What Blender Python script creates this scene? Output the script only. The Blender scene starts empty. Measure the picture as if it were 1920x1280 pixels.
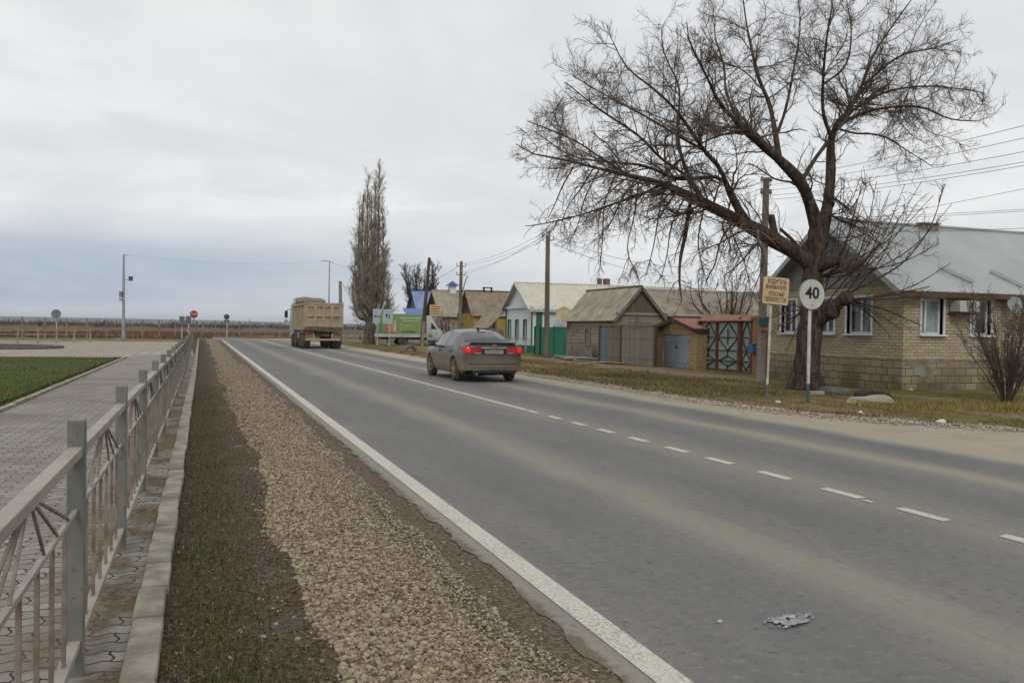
import bpy, bmesh, math, random
import numpy as np
from math import sin, cos, pi, radians, atan, sqrt, atan2
from mathutils import Vector, Matrix
random.seed(7); rng = np.random.default_rng(11)
S = bpy.context.scene
C = S.collection
# ------------------------------------------------------------------ camera
F, H = 1600.0, 1.47
YAW, PITCH, ROLL = 0.347957, -0.013935, 0.014999
def _basis():
    f = Vector((sin(YAW)*cos(PITCH), cos(YAW)*cos(PITCH), sin(PITCH)))
    r = Vector((cos(YAW), -sin(YAW), 0)); u = r.cross(f)
    c, s = cos(ROLL), sin(ROLL)
    return c*r+s*u, -s*r+c*u, f
CR, CU, CF = _basis()
CAM = Vector((0, 0, H))
def ray(u, v): return CF + CR*((u-960)/F) + CU*((640-v)/F)
def gp(u, v, z=0.0):
    d = ray(u, v); return CAM + d*((z-H)/d.z)
def atY(u, v, y):
    d = ray(u, v); return CAM + d*(y/d.y)
def atX(u, v, x):
    d = ray(u, v); return CAM + d*(x/d.x)
def atD(u, v, dep): return CAM + ray(u, v)*dep
cd = bpy.data.cameras.new('camera'); cam = bpy.data.objects.new('camera', cd); C.objects.link(cam)
cd.sensor_width = 36; cd.lens = F/1920*36; cd.clip_start = 0.05; cd.clip_end = 30000
m3 = Matrix((CR, CU, -CF)).transposed(); cam.matrix_world = Matrix.Translation(CAM) @ m3.to_4x4()
S.camera = cam
# ------------------------------------------------------------------ materials
def lin(c):
    if isinstance(c, str):
        c = [int(c[i:i+2], 16)/255 for i in (0, 2, 4)]
        c = [x/12.92 if x <= .04045 else ((x+.055)/1.055)**2.4 for x in c]
    return tuple(c[:3])+(1.0,)
class NT:
    def __init__(s, name, rough=.8, metal=0., spec=.5):
        s.m = bpy.data.materials.new(name); s.m.use_nodes = True; s.t = s.m.node_tree
        s.b = s.t.nodes['Principled BSDF']; s.b.inputs['Roughness'].default_value = rough
        s.b.inputs['Metallic'].default_value = metal; s.b.inputs['Specular IOR Level'].default_value = spec
        s._pos = None
    def n(s, t, **k):
        nd = s.t.nodes.new(t)
        for a, v in k.items(): setattr(nd, a, v)
        return nd
    def put(s, sock, v):
        if hasattr(v, 'is_output') or isinstance(v, bpy.types.NodeSocket): s.t.links.new(v, sock)
        elif v is not None:
            if isinstance(v, (str, tuple, list)) and sock.type == 'RGBA': v = lin(v)
            sock.default_value = v
    def pos(s):
        if s._pos is None: s._pos = s.n('ShaderNodeNewGeometry').outputs['Position']
        return s._pos
    def obj(s): return s.n('ShaderNodeTexCoord').outputs['Object']
    def uv(s): return s.n('ShaderNodeTexCoord').outputs['UV']
    def island(s): return s.n('ShaderNodeNewGeometry').outputs['Random Per Island']
    def sep(s, v):
        q = s.n('ShaderNodeSeparateXYZ'); s.put(q.inputs[0], v); return q.outputs
    def comb(s, x=0, y=0, z=0):
        q = s.n('ShaderNodeCombineXYZ'); s.put(q.inputs[0], x); s.put(q.inputs[1], y); s.put(q.inputs[2], z); return q.outputs[0]
    def mul3(s, v, k):
        q = s.n('ShaderNodeVectorMath', operation='MULTIPLY'); s.put(q.inputs[0], v); q.inputs[1].default_value = k; return q.outputs[0]
    def math(s, op, a, b=0., c=0., clamp=False):
        q = s.n('ShaderNodeMath', operation=op, use_clamp=clamp); s.put(q.inputs[0], a); s.put(q.inputs[1], b); s.put(q.inputs[2], c); return q.outputs[0]
    def noise(s, scale, detail=4, vec=None, rough=.55, dist=0.):
        q = s.n('ShaderNodeTexNoise'); q.inputs['Scale'].default_value = scale; q.inputs['Detail'].default_value = detail
        q.inputs['Roughness'].default_value = rough; q.inputs['Distortion'].default_value = dist
        s.put(q.inputs['Vector'], s.pos() if vec is None else vec); return q.outputs['Fac']
    def voro(s, scale, vec=None, out='Distance'):
        q = s.n('ShaderNodeTexVoronoi'); q.inputs['Scale'].default_value = scale
        s.put(q.inputs['Vector'], s.pos() if vec is None else vec); return q.outputs[out]
    def mr(s, v, a, b, lo=0., hi=1., smooth=True):
        q = s.n('ShaderNodeMapRange', clamp=True)
        if smooth: q.interpolation_type = 'SMOOTHSTEP'
        s.put(q.inputs[0], v); q.inputs[1].default_value = a; q.inputs[2].default_value = b; q.inputs[3].default_value = lo; q.inputs[4].default_value = hi
        return q.outputs[0]
    def mix(s, f, a, b):
        q = s.n('ShaderNodeMix', data_type='RGBA'); s.put(q.inputs[0], f); s.put(q.inputs[6], a); s.put(q.inputs[7], b); return q.outputs[2]
    def ramp(s, f, stops, interp='LINEAR'):
        q = s.n('ShaderNodeValToRGB'); s.put(q.inputs[0], f); e = q.color_ramp.elements; q.color_ramp.interpolation = interp
        while len(e) < len(stops): e.new(.5)
        for i, (p, c) in enumerate(stops): e[i].position = p; e[i].color = lin(c)
        return q.outputs[0]
    def bump(s, h, strength=.3, dist=.01):
        q = s.n('ShaderNodeBump'); q.inputs['Strength'].default_value = strength; q.inputs['Distance'].default_value = dist
        s.put(q.inputs['Height'], h); s.t.links.new(q.outputs[0], s.b.inputs['Normal']); return q
    def col(s, c): s.put(s.b.inputs['Base Color'], c); return s
    def done(s): return s.m
def simple(name, c1, c2=None, scale=3., rough=.8, metal=0., bump=0., bscale=40., detail=5, spec=.4, stretch=None):
    t = NT(name, rough, metal, spec)
    v = t.pos() if stretch is None else t.mul3(t.pos(), stretch)
    if c2 is None: t.put(t.b.inputs['Base Color'], c1)
    else: t.col(t.mix(t.mr(t.noise(scale, detail, v), .35, .65), c1, c2))
    if bump: t.bump(t.noise(bscale, 4, v), bump)
    return t.done()
# ------------------------------------------------------------------ mesh helpers
class MB:
    def __init__(s): s.v = []; s.f = []; s.mi = []; s.uv = None
    def add(s, vs, fs, mi=0):
        o = len(s.v); s.v += [tuple(v) for v in vs]; s.f += [tuple(i+o for i in f) for f in fs]; s.mi += [mi]*len(fs); return s
    def box(s, x0, y0, z0, x1, y1, z1, mi=0):
        return s.add([(x0,y0,z0),(x1,y0,z0),(x1,y1,z0),(x0,y1,z0),(x0,y0,z1),(x1,y0,z1),(x1,y1,z1),(x0,y1,z1)],
            [(0,3,2,1),(4,5,6,7),(0,1,5,4),(1,2,6,5),(2,3,7,6),(3,0,4,7)], mi)
    def cbox(s, c, d, mi=0, rot=None):
        x, y, z = d[0]/2, d[1]/2, d[2]/2
        vs = [Vector(p) for p in [(-x,-y,-z),(x,-y,-z),(x,y,-z),(-x,y,-z),(-x,-y,z),(x,-y,z),(x,y,z),(-x,y,z)]]
        if rot is not None: vs = [rot @ v for v in vs]
        return s.add([v+Vector(c) for v in vs], [(0,3,2,1),(4,5,6,7),(0,1,5,4),(1,2,6,5),(2,3,7,6),(3,0,4,7)], mi)
    def bar(s, a, b, w, h=None, mi=0, up=(0,0,1)):
        a = Vector(a); b = Vector(b); d = (b-a); L = d.length; d.normalize(); h = w if h is None else h
        up = Vector(up)
        if abs(d.dot(up)) > .98: up = Vector((0,1,0))
        r = d.cross(up).normalized(); u = r.cross(d)
        vs = []
        for p in (a, b):
            for i, j in ((-1,-1),(1,-1),(1,1),(-1,1)): vs.append(p + r*(w/2*i) + u*(h/2*j))
        return s.add(vs, [(3,2,1,0),(4,5,6,7),(0,1,5,4),(1,2,6,5),(2,3,7,6),(3,0,4,7)], mi)
    def tube(s, pts, rad, n=8, mi=0, caps=True):
        pts = [Vector(p) for p in pts]; k = len(pts)
        if not hasattr(rad, '__len__'): rad = [rad]*k
        t = (pts[1]-pts[0]).normalized(); r = t.orthogonal().normalized(); vs = []; fs = []
        for i in range(k):
            t2 = (pts[min(i+1,k-1)]-pts[max(i-1,0)]).normalized()
            r = (r - t2*r.dot(t2)).normalized(); b = t2.cross(r)
            for j in range(n):
                a = 2*pi*j/n; vs.append(pts[i] + (r*cos(a)+b*sin(a))*rad[i])
        for i in range(k-1):
            for j in range(n): fs.append((i*n+j, i*n+(j+1)%n, (i+1)*n+(j+1)%n, (i+1)*n+j))
        if caps: fs.append(tuple(range(n-1,-1,-1))); fs.append(tuple((k-1)*n+j for j in range(n)))
        return s.add(vs, fs, mi)
    def prism(s, poly, a, b, mi=0):
        # poly: list of Vector ; extrude from offset a to offset b (vectors)
        a = Vector(a); b = Vector(b); n = len(poly); P = [Vector(p) for p in poly]
        vs = [p+a for p in P]+[p+b for p in P]
        fs = [tuple(range(n-1,-1,-1)), tuple(range(n, 2*n))]+[(i,(i+1)%n,(i+1)%n+n,i+n) for i in range(n)]
        return s.add(vs, fs, mi)
    def lathe(s, c, axis, prof, n=24, mi=0):
        # prof list of (r, h) along axis
        ax = Vector(axis).normalized(); r = ax.orthogonal().normalized(); b = ax.cross(r); c = Vector(c); vs = []; fs = []; k = len(prof)
        for (rr, h) in prof:
            for j in range(n):
                a = 2*pi*j/n; vs.append(c+ax*h+(r*cos(a)+b*sin(a))*rr)
        for i in range(k-1):
            for j in range(n): fs.append((i*n+j, i*n+(j+1)%n, (i+1)*n+(j+1)%n, (i+1)*n+j))
        fs.append(tuple(range(n-1,-1,-1))); fs.append(tuple((k-1)*n+j for j in range(n)))
        return s.add(vs, fs, mi)
    def disc(s, c, nrm, rad, th, n=40, mi=0): return s.lathe(c, nrm, [(rad, -th/2), (rad, th/2)], n, mi)
    def xf(s, M): s.v = [tuple(M @ Vector(v)) for v in s.v]; return s
    def build(s, name, mats, parent=None, smooth=None, bevel=0., uv=None):
        me = bpy.data.meshes.new(name); me.from_pydata(s.v, [], s.f)
        if not isinstance(mats, (list, tuple)): mats = [mats]
        for m in mats: me.materials.append(m)
        if len(mats) > 1: me.polygons.foreach_set('material_index', s.mi)
        bm = bmesh.new(); bm.from_mesh(me)
        bmesh.ops.recalc_face_normals(bm, faces=bm.faces)
        if bevel:
            es = [e for e in bm.edges if len(e.link_faces) == 2 and e.calc_face_angle(0) > .6]
            bmesh.ops.bevel(bm, geom=es, offset=bevel, segments=2, affect='EDGES', profile=.5, clamp_overlap=True)
        if smooth is not None:
            for f in bm.faces: f.smooth = True
            for e in bm.edges:
                if len(e.link_faces) == 2 and e.calc_face_angle(0) > smooth: e.smooth = False
        bm.to_mesh(me); bm.free()
        if uv is not None:
            l = me.uv_layers.new(name='UVMap'); idx = np.zeros(len(me.loops), int); me.loops.foreach_get('vertex_index', idx)
            l.data.foreach_set('uv', np.asarray(uv, float)[idx].ravel())
        return link(name, me, parent)
def link(name, me, parent=None):
    o = bpy.data.objects.new(name, me); C.objects.link(o)
    if parent is not None:
        o.parent = parent
        o.matrix_parent_inverse = (Matrix.Translation(parent.location) @ Matrix.Rotation(parent.rotation_euler.z, 4, 'Z')).inverted()
    return o
def npmesh(name, V, Fc, mat, parent=None, smooth=False):
    """V (n,3), Fc (m,k) all same size"""
    me = bpy.data.meshes.new(name); V = np.ascontiguousarray(V, np.float32); Fc = np.ascontiguousarray(Fc, np.int32); k = Fc.shape[1]
    me.vertices.add(len(V)); me.vertices.foreach_set('co', V.ravel())
    me.loops.add(Fc.size); me.loops.foreach_set('vertex_index', Fc.ravel())
    me.polygons.add(len(Fc)); me.polygons.foreach_set('loop_start', np.arange(0, Fc.size, k, dtype=np.int32))
    try: me.polygons.foreach_set('loop_total', np.full(len(Fc), k, np.int32))
    except Exception: pass
    if smooth: me.polygons.foreach_set('use_smooth', np.ones(len(Fc), bool))
    me.update(calc_edges=True); me.validate(); me.materials.append(mat)
    return link(name, me, parent)
def thing(name, label, cat, loc=(0,0,0), rz=0, group=None):
    o = bpy.data.objects.new(name, None); C.objects.link(o); o.location = loc; o.rotation_euler = (0,0,rz); o.empty_display_size = .2
    o['label'] = label; o['category'] = cat
    if group: o['group'] = group
    return o
def tag(o, label, cat, group=None, kind=None):
    o['label'] = label; o['category'] = cat
    if group: o['group'] = group
    if kind: o['kind'] = kind
    return o
def struct(o): o['kind'] = 'structure'; return o
def stuff(o, label=None, cat=None):
    o['kind'] = 'stuff'
    if label: o['label'] = label; o['category'] = cat
    return o
def copy_tree(o, parent=None):
    c = o.copy(); C.objects.link(c)
    if parent is not None: c.parent = parent
    for ch in list(o.children): copy_tree(ch, c)
    return c
def text_mesh(txt, size, sx=1.0):
    cu = bpy.data.curves.new('t', 'FONT'); cu.body = txt; cu.size = size; cu.align_x = 'CENTER'; cu.align_y = 'CENTER'; cu.resolution_u = 3
    cu.offset = size*.02
    o = bpy.data.objects.new('t', cu); C.objects.link(o)
    dg = bpy.context.evaluated_depsgraph_get(); me = bpy.data.meshes.new_from_object(o.evaluated_get(dg))
    vs = [Vector((v.co.x*sx, v.co.y, 0)) for v in me.vertices]; fs = [tuple(p.vertices) for p in me.polygons]
    bpy.data.objects.remove(o); bpy.data.curves.remove(cu); bpy.data.meshes.remove(me)
    return vs, fs
def add_text(mb, txt, size, c, right=(1,0,0), up=(0,0,1), sx=1.0, width=None, th=.002, mi=0):
    vs, fs = text_mesh(txt, size, sx)
    if width:
        w = max(v.x for v in vs)-min(v.x for v in vs); k = width/w
        for v in vs: v.x *= k
    c = Vector(c); r = Vector(right); u = Vector(up); nrm = r.cross(u)
    mb.add([c+r*v.x+u*v.y+nrm*th for v in vs], fs, mi); return mb
def tubes_np(P, R, n=3):
    """P (N,K,3) R (N,K) -> verts, quad faces"""
    N, K, _ = P.shape
    d = P[:, -1]-P[:, 0]; d /= np.linalg.norm(d, axis=1, keepdims=True)+1e-9
    a = np.where(np.abs(d[:, 2:3]) < .8, np.array([[0, 0, 1.]]), np.array([[1., 0, 0]]))
    r = np.cross(d, a); r /= np.linalg.norm(r, axis=1, keepdims=True); b = np.cross(d, r)
    ang = 2*pi*np.arange(n)/n
    off = r[:, None, None, :]*np.cos(ang)[None, None, :, None]+b[:, None, None, :]*np.sin(ang)[None, None, :, None]
    V = P[:, :, None, :]+off*R[:, :, None, None]
    base = (np.arange(N)*K*n)[:, None, None]; i = np.arange(K-1)[None, :, None]; j = np.arange(n)[None, None, :]; j2 = (j+1) % n
    Fq = np.stack([base+i*n+j, base+i*n+j2, base+(i+1)*n+j2, base+(i+1)*n+j], -1).reshape(-1, 4)
    return V.reshape(-1, 3), Fq
def cat_meshes(parts):
    vs = []; fs = []; o = 0
    for V, Fq in parts: vs.append(V); fs.append(Fq+o); o += len(V)
    return np.concatenate(vs), np.concatenate(fs)
def catmull(pts, k):
    pts = np.asarray(pts, float); n = len(pts); P = np.vstack([2*pts[0]-pts[1], pts, 2*pts[-1]-pts[-2]])
    seg = np.linalg.norm(np.diff(pts[:, :3], axis=0), axis=1); cum = np.r_[0, np.cumsum(seg)]; out = []
    for s in np.linspace(0, cum[-1], k):
        i = min(np.searchsorted(cum, s, side='right')-1, n-2); t = (s-cum[i])/(seg[i]+1e-9)
        p0, p1, p2, p3 = P[i], P[i+1], P[i+2], P[i+3]
        out.append(.5*((2*p1)+(-p0+p2)*t+(2*p0-5*p1+4*p2-p3)*t*t+(-p0+3*p1-3*p2+p3)*t**3))
    return np.array(out)
def spawn(P, R, per_m, ratio, spread, K, trop=(0, 0, 0), wander=.12, t0=.2, rmul=.55, rmin=.003, lmin=.15, lmax=9, lfix=None):
    """children of the curves P (N,K0,3): returns (M,K,3),(M,K)"""
    N, K0, _ = P.shape
    seg = np.linalg.norm(np.diff(P, axis=1), axis=2); L = seg.sum(1)
    cnt = rng.poisson(np.maximum(L*per_m*(1-t0), .01)); idx = np.repeat(np.arange(N), cnt); M = len(idx)
    t = t0+(1-t0)*rng.random(M); f = t*(K0-1); i = np.minimum(f.astype(int), K0-2); w = (f-i)[:, None]
    p = P[idx, i]*(1-w)+P[idx, i+1]*w; tan = P[idx, i+1]-P[idx, i]; tan /= np.linalg.norm(tan, axis=1, keepdims=True)+1e-9
    r0 = R[idx, i]*(1-w[:, 0])+R[idx, i+1]*w[:, 0]
    rnd = rng.normal(size=(M, 3)); side = rnd-tan*(rnd*tan).sum(1, keepdims=True); side /= np.linalg.norm(side, axis=1, keepdims=True)
    a = rng.uniform(spread[0], spread[1], M)[:, None]; d = tan*np.cos(a)+side*np.sin(a)
    ln = (lfix*rng.uniform(.5, 1.3, M)*(1.1-.55*t)) if lfix else L[idx]*ratio*(1.1-.6*t)*rng.uniform(.6, 1.25, M)
    ln = np.clip(ln, lmin, lmax)
    out = np.zeros((M, K, 3)); out[:, 0] = p; tr = np.asarray(trop, float)
    for k in range(1, K):
        d = d+rng.normal(size=(M, 3))*wander+tr[None]/K; d /= np.linalg.norm(d, axis=1, keepdims=True)
        out[:, k] = out[:, k-1]+d*(ln/(K-1))[:, None]
    rs = np.maximum(np.minimum(r0*rmul, ln*.02), rmin)
    rad = rs[:, None]*np.linspace(1, .35, K)[None]; rad = np.maximum(rad, rmin*.6)
    return out, rad
# ------------------------------------------------------------------ sky and light
W = bpy.data.worlds.new('World'); S.world = W; W.use_nodes = True
HAZE = .00016
SUN_EL, SUN_AZ = radians(42), radians(200)
def make_world():
    t = W.node_tree; bg = t.nodes['Background']
    h = NT.__new__(NT); h.t = t; h._pos = t.nodes.new('ShaderNodeTexCoord').outputs['Generated']
    sk = t.nodes.new('ShaderNodeTexSky'); sk.sky_type = 'NISHITA'; sk.sun_disc = False
    sk.sun_elevation = SUN_EL; sk.sun_rotation = SUN_AZ; sk.dust_density = 2
    x, y, z = h.sep(h._pos)
    zz = h.math('MAXIMUM', z, 0.0)
    inv = h.math('DIVIDE', 1.0, h.math('ADD', zz, .16))
    pl = h.comb(h.math('MULTIPLY', x, inv), h.math('MULTIPLY', y, inv), 0)
    st = h.comb(x, y, h.math('MULTIPLY', z, 4.5))
    n1 = h.noise(.85, 6, pl, .56, .5); n2 = h.noise(2.6, 6, pl, .55, .8); n3 = h.noise(1.8, 6, st, .55, .5)
    # thick even cloud sheet, slightly mottled
    base = h.mix(h.mr(n1, .33, .66), (7.0, 7.15, 7.3), (8.5, 8.5, 8.45))
    base = h.mix(h.mr(n2, .45, .75, 0, .5), base, (6.6, 6.8, 7.0))
    # thinner slate-blue layer low over the horizon, whiter to the right
    low = h.math('MULTIPLY', h.mr(z, .0, .03), h.mr(z, .055, .13, 1, 0))
    side = h.mr(h.math('SUBTRACT', x, h.math('MULTIPLY', y, .10)), -.25, .45, 1, .15)
    f = h.math('MULTIPLY', h.math('MULTIPLY', low, side), h.mr(n3, .30, .62, .3, 1.0))
    base = h.mix(f, base, (3.7, 4.45, 5.5))
    hz = h.mr(z, .0, .022, .6, 0)
    base = h.mix(hz, base, (5.7, 6.1, 6.7))
    cover = h.mix(.93, sk.outputs[0], base)
    t.links.new(cover, bg.inputs['Color']); bg.inputs['Strength'].default_value = .1
make_world()
sd = bpy.data.lights.new('sun', 'SUN'); sd.energy = .9; sd.angle = radians(18); sd.color = (1, .96, .9)
so = bpy.data.objects.new('sun', sd); C.objects.link(so)
so.rotation_euler = (pi/2-SUN_EL, 0, pi-SUN_AZ)
vs = S.view_settings; vs.view_transform = 'Standard'; vs.look = 'None'; vs.exposure = 0.12; vs.gamma = 1; vs.use_curve_mapping = False
S.display_settings.display_device = 'sRGB'
# ------------------------------------------------------------------ ground
def grid(name, xs, ys, zf, mat):
    xs = np.asarray(xs, float); ys = np.asarray(ys, float); X, Y = np.meshgrid(xs, ys); Z = zf(X, Y); V = np.stack([X, Y, Z], -1).reshape(-1, 3)
    nx, ny = len(xs), len(ys); i = np.arange(ny-1)[:, None]*nx+np.arange(nx-1)[None]; i = i.ravel()
    return npmesh(name, V, np.stack([i, i+1, i+1+nx, i+nx], -1), mat, smooth=True)
def vnoise(X, Y, sc, seed=0):
    r = np.random.default_rng(seed); T = r.random((256, 256)); x = X*sc+1000; y = Y*sc+1000; xi = np.floor(x).astype(int); yi = np.floor(y).astype(int)
    fx = x-xi; fy = y-yi; fx = fx*fx*(3-2*fx); fy = fy*fy*(3-2*fy); g = lambda a, b: T[a % 256, b % 256]
    return (g(xi, yi)*(1-fx)+g(xi+1, yi)*fx)*(1-fy)+(g(xi, yi+1)*(1-fx)+g(xi+1, yi+1)*fx)*fy
def fbm(X, Y, sc, seed=0, o=3): return sum(vnoise(X, Y, sc*2**k, seed+k)*.5**k for k in range(o))/sum(.5**k for k in range(o))
def m_field():
    t = NT('field_soil', .95, spec=.1); x, y, z = t.sep(t.pos())
    st = t.mul3(t.pos(), (.012, .05, 0)); big = t.noise(1, 5, st); fine = t.noise(.9, 5)
    c = t.ramp(big, [(.28, '463729'), (.42, '5e4a38'), (.52, '776247'), (.62, '553f31'), (.74, '7d6c52')])
    c = t.mix(t.mr(fine, .35, .7, 0, .6), c, '4b4030')
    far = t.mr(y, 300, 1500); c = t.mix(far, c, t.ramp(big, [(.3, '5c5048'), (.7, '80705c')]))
    t.col(c); t.bump(fine, .6, .1); return t.done()
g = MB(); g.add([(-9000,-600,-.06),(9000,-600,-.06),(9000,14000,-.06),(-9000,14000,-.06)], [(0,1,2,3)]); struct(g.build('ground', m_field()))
# --- road as a strip along a path that turns left at the end
R0, YC, XC = 30.0, 86.0, 5.6
def road_path(off, s):
    """off = lateral X on the straight part, s = length"""
    if s < YC: return off, s
    a = min((s-YC)/R0, pi*.62); ex = (s-YC)-a*R0; rr = R0+(off-XC); cx = XC-R0
    x = cx+rr*cos(a); y = YC+rr*sin(a)
    if ex > 0: x += -sin(a)*ex; y += cos(a)*ex
    return x, y
SS = np.r_[np.arange(-14, 14, .05), np.arange(14, 40, .4), np.arange(40, 86, 2), np.arange(86, 150, 1.5), 190, 260]
def strip(name, offs, z, mat, ss=SS, jl=0., jr=0., seed=1, dz=None):
    ss = np.asarray(ss, float); no = len(offs); V = []; UVs = []
    for q in ss:
        for j, o in enumerate(offs):
            oo = o
            if j == 0 and jl: oo = o+jl*(fbm(np.array([q]), np.array([0.]), 3.4, seed, 5)[0]-.5)*2
            if j == no-1 and jr: oo = o+jr*(fbm(np.array([q]), np.array([5.]), 1.1, seed+9, 4)[0]-.5)*2
            x, y = road_path(oo, q); V.append((x, y, z)); UVs.append((oo, q))
    Fc = [(i*no+j, i*no+j+1, (i+1)*no+j+1, (i+1)*no+j) for i in range(len(ss)-1) for j in range(no-1)]
    o = npmesh(name, np.array(V), np.array(Fc), mat)
    me = o.data; l = me.uv_layers.new(name='UVMap'); idx = np.zeros(len(me.loops), int); me.loops.foreach_get('vertex_index', idx)
    l.data.foreach_set('uv', np.array(UVs)[idx].ravel()); return struct(o)
DUST = 'a39a89'
def m_road():
    t = NT('asphalt', .82, spec=.25); u, v, _ = t.sep(t.uv()); p = t.pos()
    uw = t.math('ADD', u, t.math('MULTIPLY', t.math('SUBTRACT', t.noise(.35, 3, t.comb(t.math('MULTIPLY', u, .3), v, 0)), .5), .55))
    agg = t.noise(95, 3); blot = t.noise(1.3, 5, t.comb(t.math('MULTIPLY', u, 1.6), t.math('MULTIPLY', v, .35), 0)); mid = t.noise(9, 5)
    c = t.mix(t.mr(blot, .3, .7), '6b6a68', '767471'); c = t.mix(t.mr(mid, .42, .72, 0, .35), c, '5d5d5c')
    spk = t.voro(75); c = t.mix(t.mr(spk, .0, .22, .5, 0), c, '97938a'); c = t.mix(t.mr(agg, .55, .75, 0, .6), c, '4c4d4d'); fl = t.noise(21, 4, t.comb(t.math('MULTIPLY', u, .7), v, 0), .6); c = t.mix(t.mr(fl, .57, .70, 0, .75), c, '4a4b4b'); c = t.mix(t.mr(fl, .43, .33, 0, .45), c, '8a8781')
    def band(cn, w, k):
        d = t.math('ABSOLUTE', t.math('SUBTRACT', uw, cn)); return t.mr(d, 0.0, w, k, 0)
    streak = t.noise(1.0, 6, t.comb(t.math('MULTIPLY', u, 7), t.math('MULTIPLY', v, .22), 0), .6)
    b = t.math('MAXIMUM', t.math('MAXIMUM', band(3.62, .5, .44), band(7.55, .52, .58)), t.math('MAXIMUM', band(5.6, .75, .30), band(1.6, .5, .6)))
    edge = t.mr(uw, 8.6, 9.15, 0, .97)
    b = t.math('MAXIMUM', t.math('MULTIPLY', b, t.mr(streak, .25, .62, .55, 1.1)), edge, clamp=True)
    c = t.mix(b, c, t.mix(t.mr(mid, .35, .65), '97907f', 'a09886'))
    # darker polished wheel tracks
    w = t.math('MAXIMUM', t.math('MAXIMUM', band(2.75, .55, .35), band(4.55, .5, .3)), t.math('MAXIMUM', band(6.6, .55, .4), band(8.45, .5, .45)))
    c = t.mix(t.math('MULTIPLY', w, .8), c, '595b5b')
    soil = t.mr(t.math('ADD', u, t.math('MULTIPLY', t.math('SUBTRACT', t.noise(11, 6), .5), .22)), 1.67, 1.74, .95, 0); c = t.mix(soil, c, t.mix(t.mr(agg, .35, .65), '50463b', '7a6f60'))
    t.col(c); t.bump(t.math('ADD', agg, t.math('MULTIPLY', mid, .5)), .35, .006); return t.done()
strip('road', [1.66, 1.8, 3.5, 5.6, 7.5, 9.0, 9.75], 0.0, m_road(), jl=.075, jr=.25)
def m_paint(name, uc, wear=.5, fade=None):
    t = NT(name, .7, spec=.3); u, v, _ = t.sep(t.uv()); n = t.noise(45, 6); n2 = t.noise(2.0, 5)
    c = t.mix(t.mr(n, .3, .7), 'c4c0b6', 'b3aea3'); k = t.mr(t.math('ADD', n, t.math('MULTIPLY', n2, .5)), .92-.34*wear, 1.05-.25*wear, 0, .8)
    c = t.mix(k, c, '96938b')
    if fade: c = t.mix(t.mr(v, fade[0], fade[1], .9, 0), c, DUST)
    t.col(c); t.bump(n, .3, .004); return t.done()
mp = m_paint('road_paint', 1.9)
ss2 = np.r_[np.arange(-14, 86, .5), np.arange(86, 120, 1.5)]
strip('edge_line', [1.80, 1.95], .004, mp, ss=ss2)
strip('edge_line', [9.42, 9.54], .004, m_paint('dusty_road_paint', 9.5, .6, (14, 26)), ss=np.r_[np.arange(14, 86, 1.), np.arange(86, 120, 1.5)])
# centre line : solid part then half-metre dashes
strip('centre_line', [5.53, 5.65], .004, mp, ss=np.r_[np.arange(14.6, 86, 1.), np.arange(86, 118, 1.5)])
dm = MB()
for k in range(-2, 12):
    y0 = 3.17+k*.98+.02*((k*7)%3); 
    if y0 > 14: break
    dm.add([(5.53,y0,.004),(5.65,y0+.02,.004),(5.65,y0+.52,.004),(5.53,y0+.50,.004)], [(0,1,2,3)])
dm.add([(5.52,5.93,.0045),(5.57,5.95,.0045),(5.57,6.05,.0045),(5.52,6.05,.0045)], [(0,1,2,3)])
struct(dm.build('centre_line', mp))
# --- left verge : dark soil, heaped gravel shoulder
def m_soil():
    t = NT('verge_soil', .95, spec=.15); n = t.noise(2.2, 6); f = t.noise(38, 5); x, y, z = t.sep(t.pos())
    c = t.ramp(f, [(.3, '2b251d'), (.5, '4a4135'), (.66, '63574a'), (.8, '7d7264')])
    c = t.mix(t.mr(n, .42, .66, 0, .75), c, t.mix(t.mr(f, .4, .6), '3c3a24', '545033'))
    tr = t.mr(t.math('ABSOLUTE', t.math('SUBTRACT', x, .40)), .05, .30, .7, 0); c = t.mix(tr, c, t.mix(t.mr(f, .35, .65), '453c33', '6b6156'))
    c = t.mix(t.mr(t.math('ADD', x, t.math('MULTIPLY', n, .25)), 1.36, 1.52), c, t.mix(t.mr(f, .35, .65), '4f4337', '75685a'))
    t.col(c); t.bump(f, .8, .03); return t.done()
def verge_z(X, Y):
    b = -.045+.05*fbm(X, Y, 1.3, 3)+.025*fbm(X, Y, 6, 8)
    return np.where(X > 1.35, -.012+.012*fbm(X, Y, 5, 8), b)
ysv = np.r_[np.arange(-3, 14, .07), np.arange(14, 40, .35), np.arange(40, 97, 1.5)]
o = struct(grid('verge', np.r_[np.arange(-.17, 1.8, .06), 1.86], ysv, verge_z, m_soil()))
def m_grav():
    t = NT('gravel_bed', .95, spec=.15); v = t.voro(45, out='Color'); s = t.sep(v)[0]; n = t.noise(1.5, 4); d = t.voro(45)
    c = t.ramp(s, [(0, '6b5c47'), (.4, '8b7b63'), (.75, '9f8f76'), (1, 'b0a189')])
    c = t.mix(t.mr(d, .35, .65, 0, .55), c, '463c2f'); t.col(c); t.bump(t.math('SUBTRACT', 1., d), .9, .02); return t.done()
def gl(Y): return .58+.16*(fbm(np.asarray(Y, float), np.zeros_like(Y, dtype=float), .9, 21, 4)-.5)*2-.004*np.maximum(Y-10, 0)
def gr(Y): return 1.42+.10*(fbm(np.asarray(Y, float), np.zeros_like(Y, dtype=float)+9, 1.2, 31, 4)-.5)*2
def grav_z(X, Y):
    a = np.clip((X-gl(Y))/.16, -1, 1); b = np.clip((gr(Y)-X)/.22, -1, 1); h = np.minimum(a, b)
    return -.03+.058*h+.016*(fbm(X, Y, 7, 41)-.5)
struct(grid('gravel_shoulder', np.arange(.2, 1.72, .035), ysv, grav_z, m_grav()))
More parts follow.
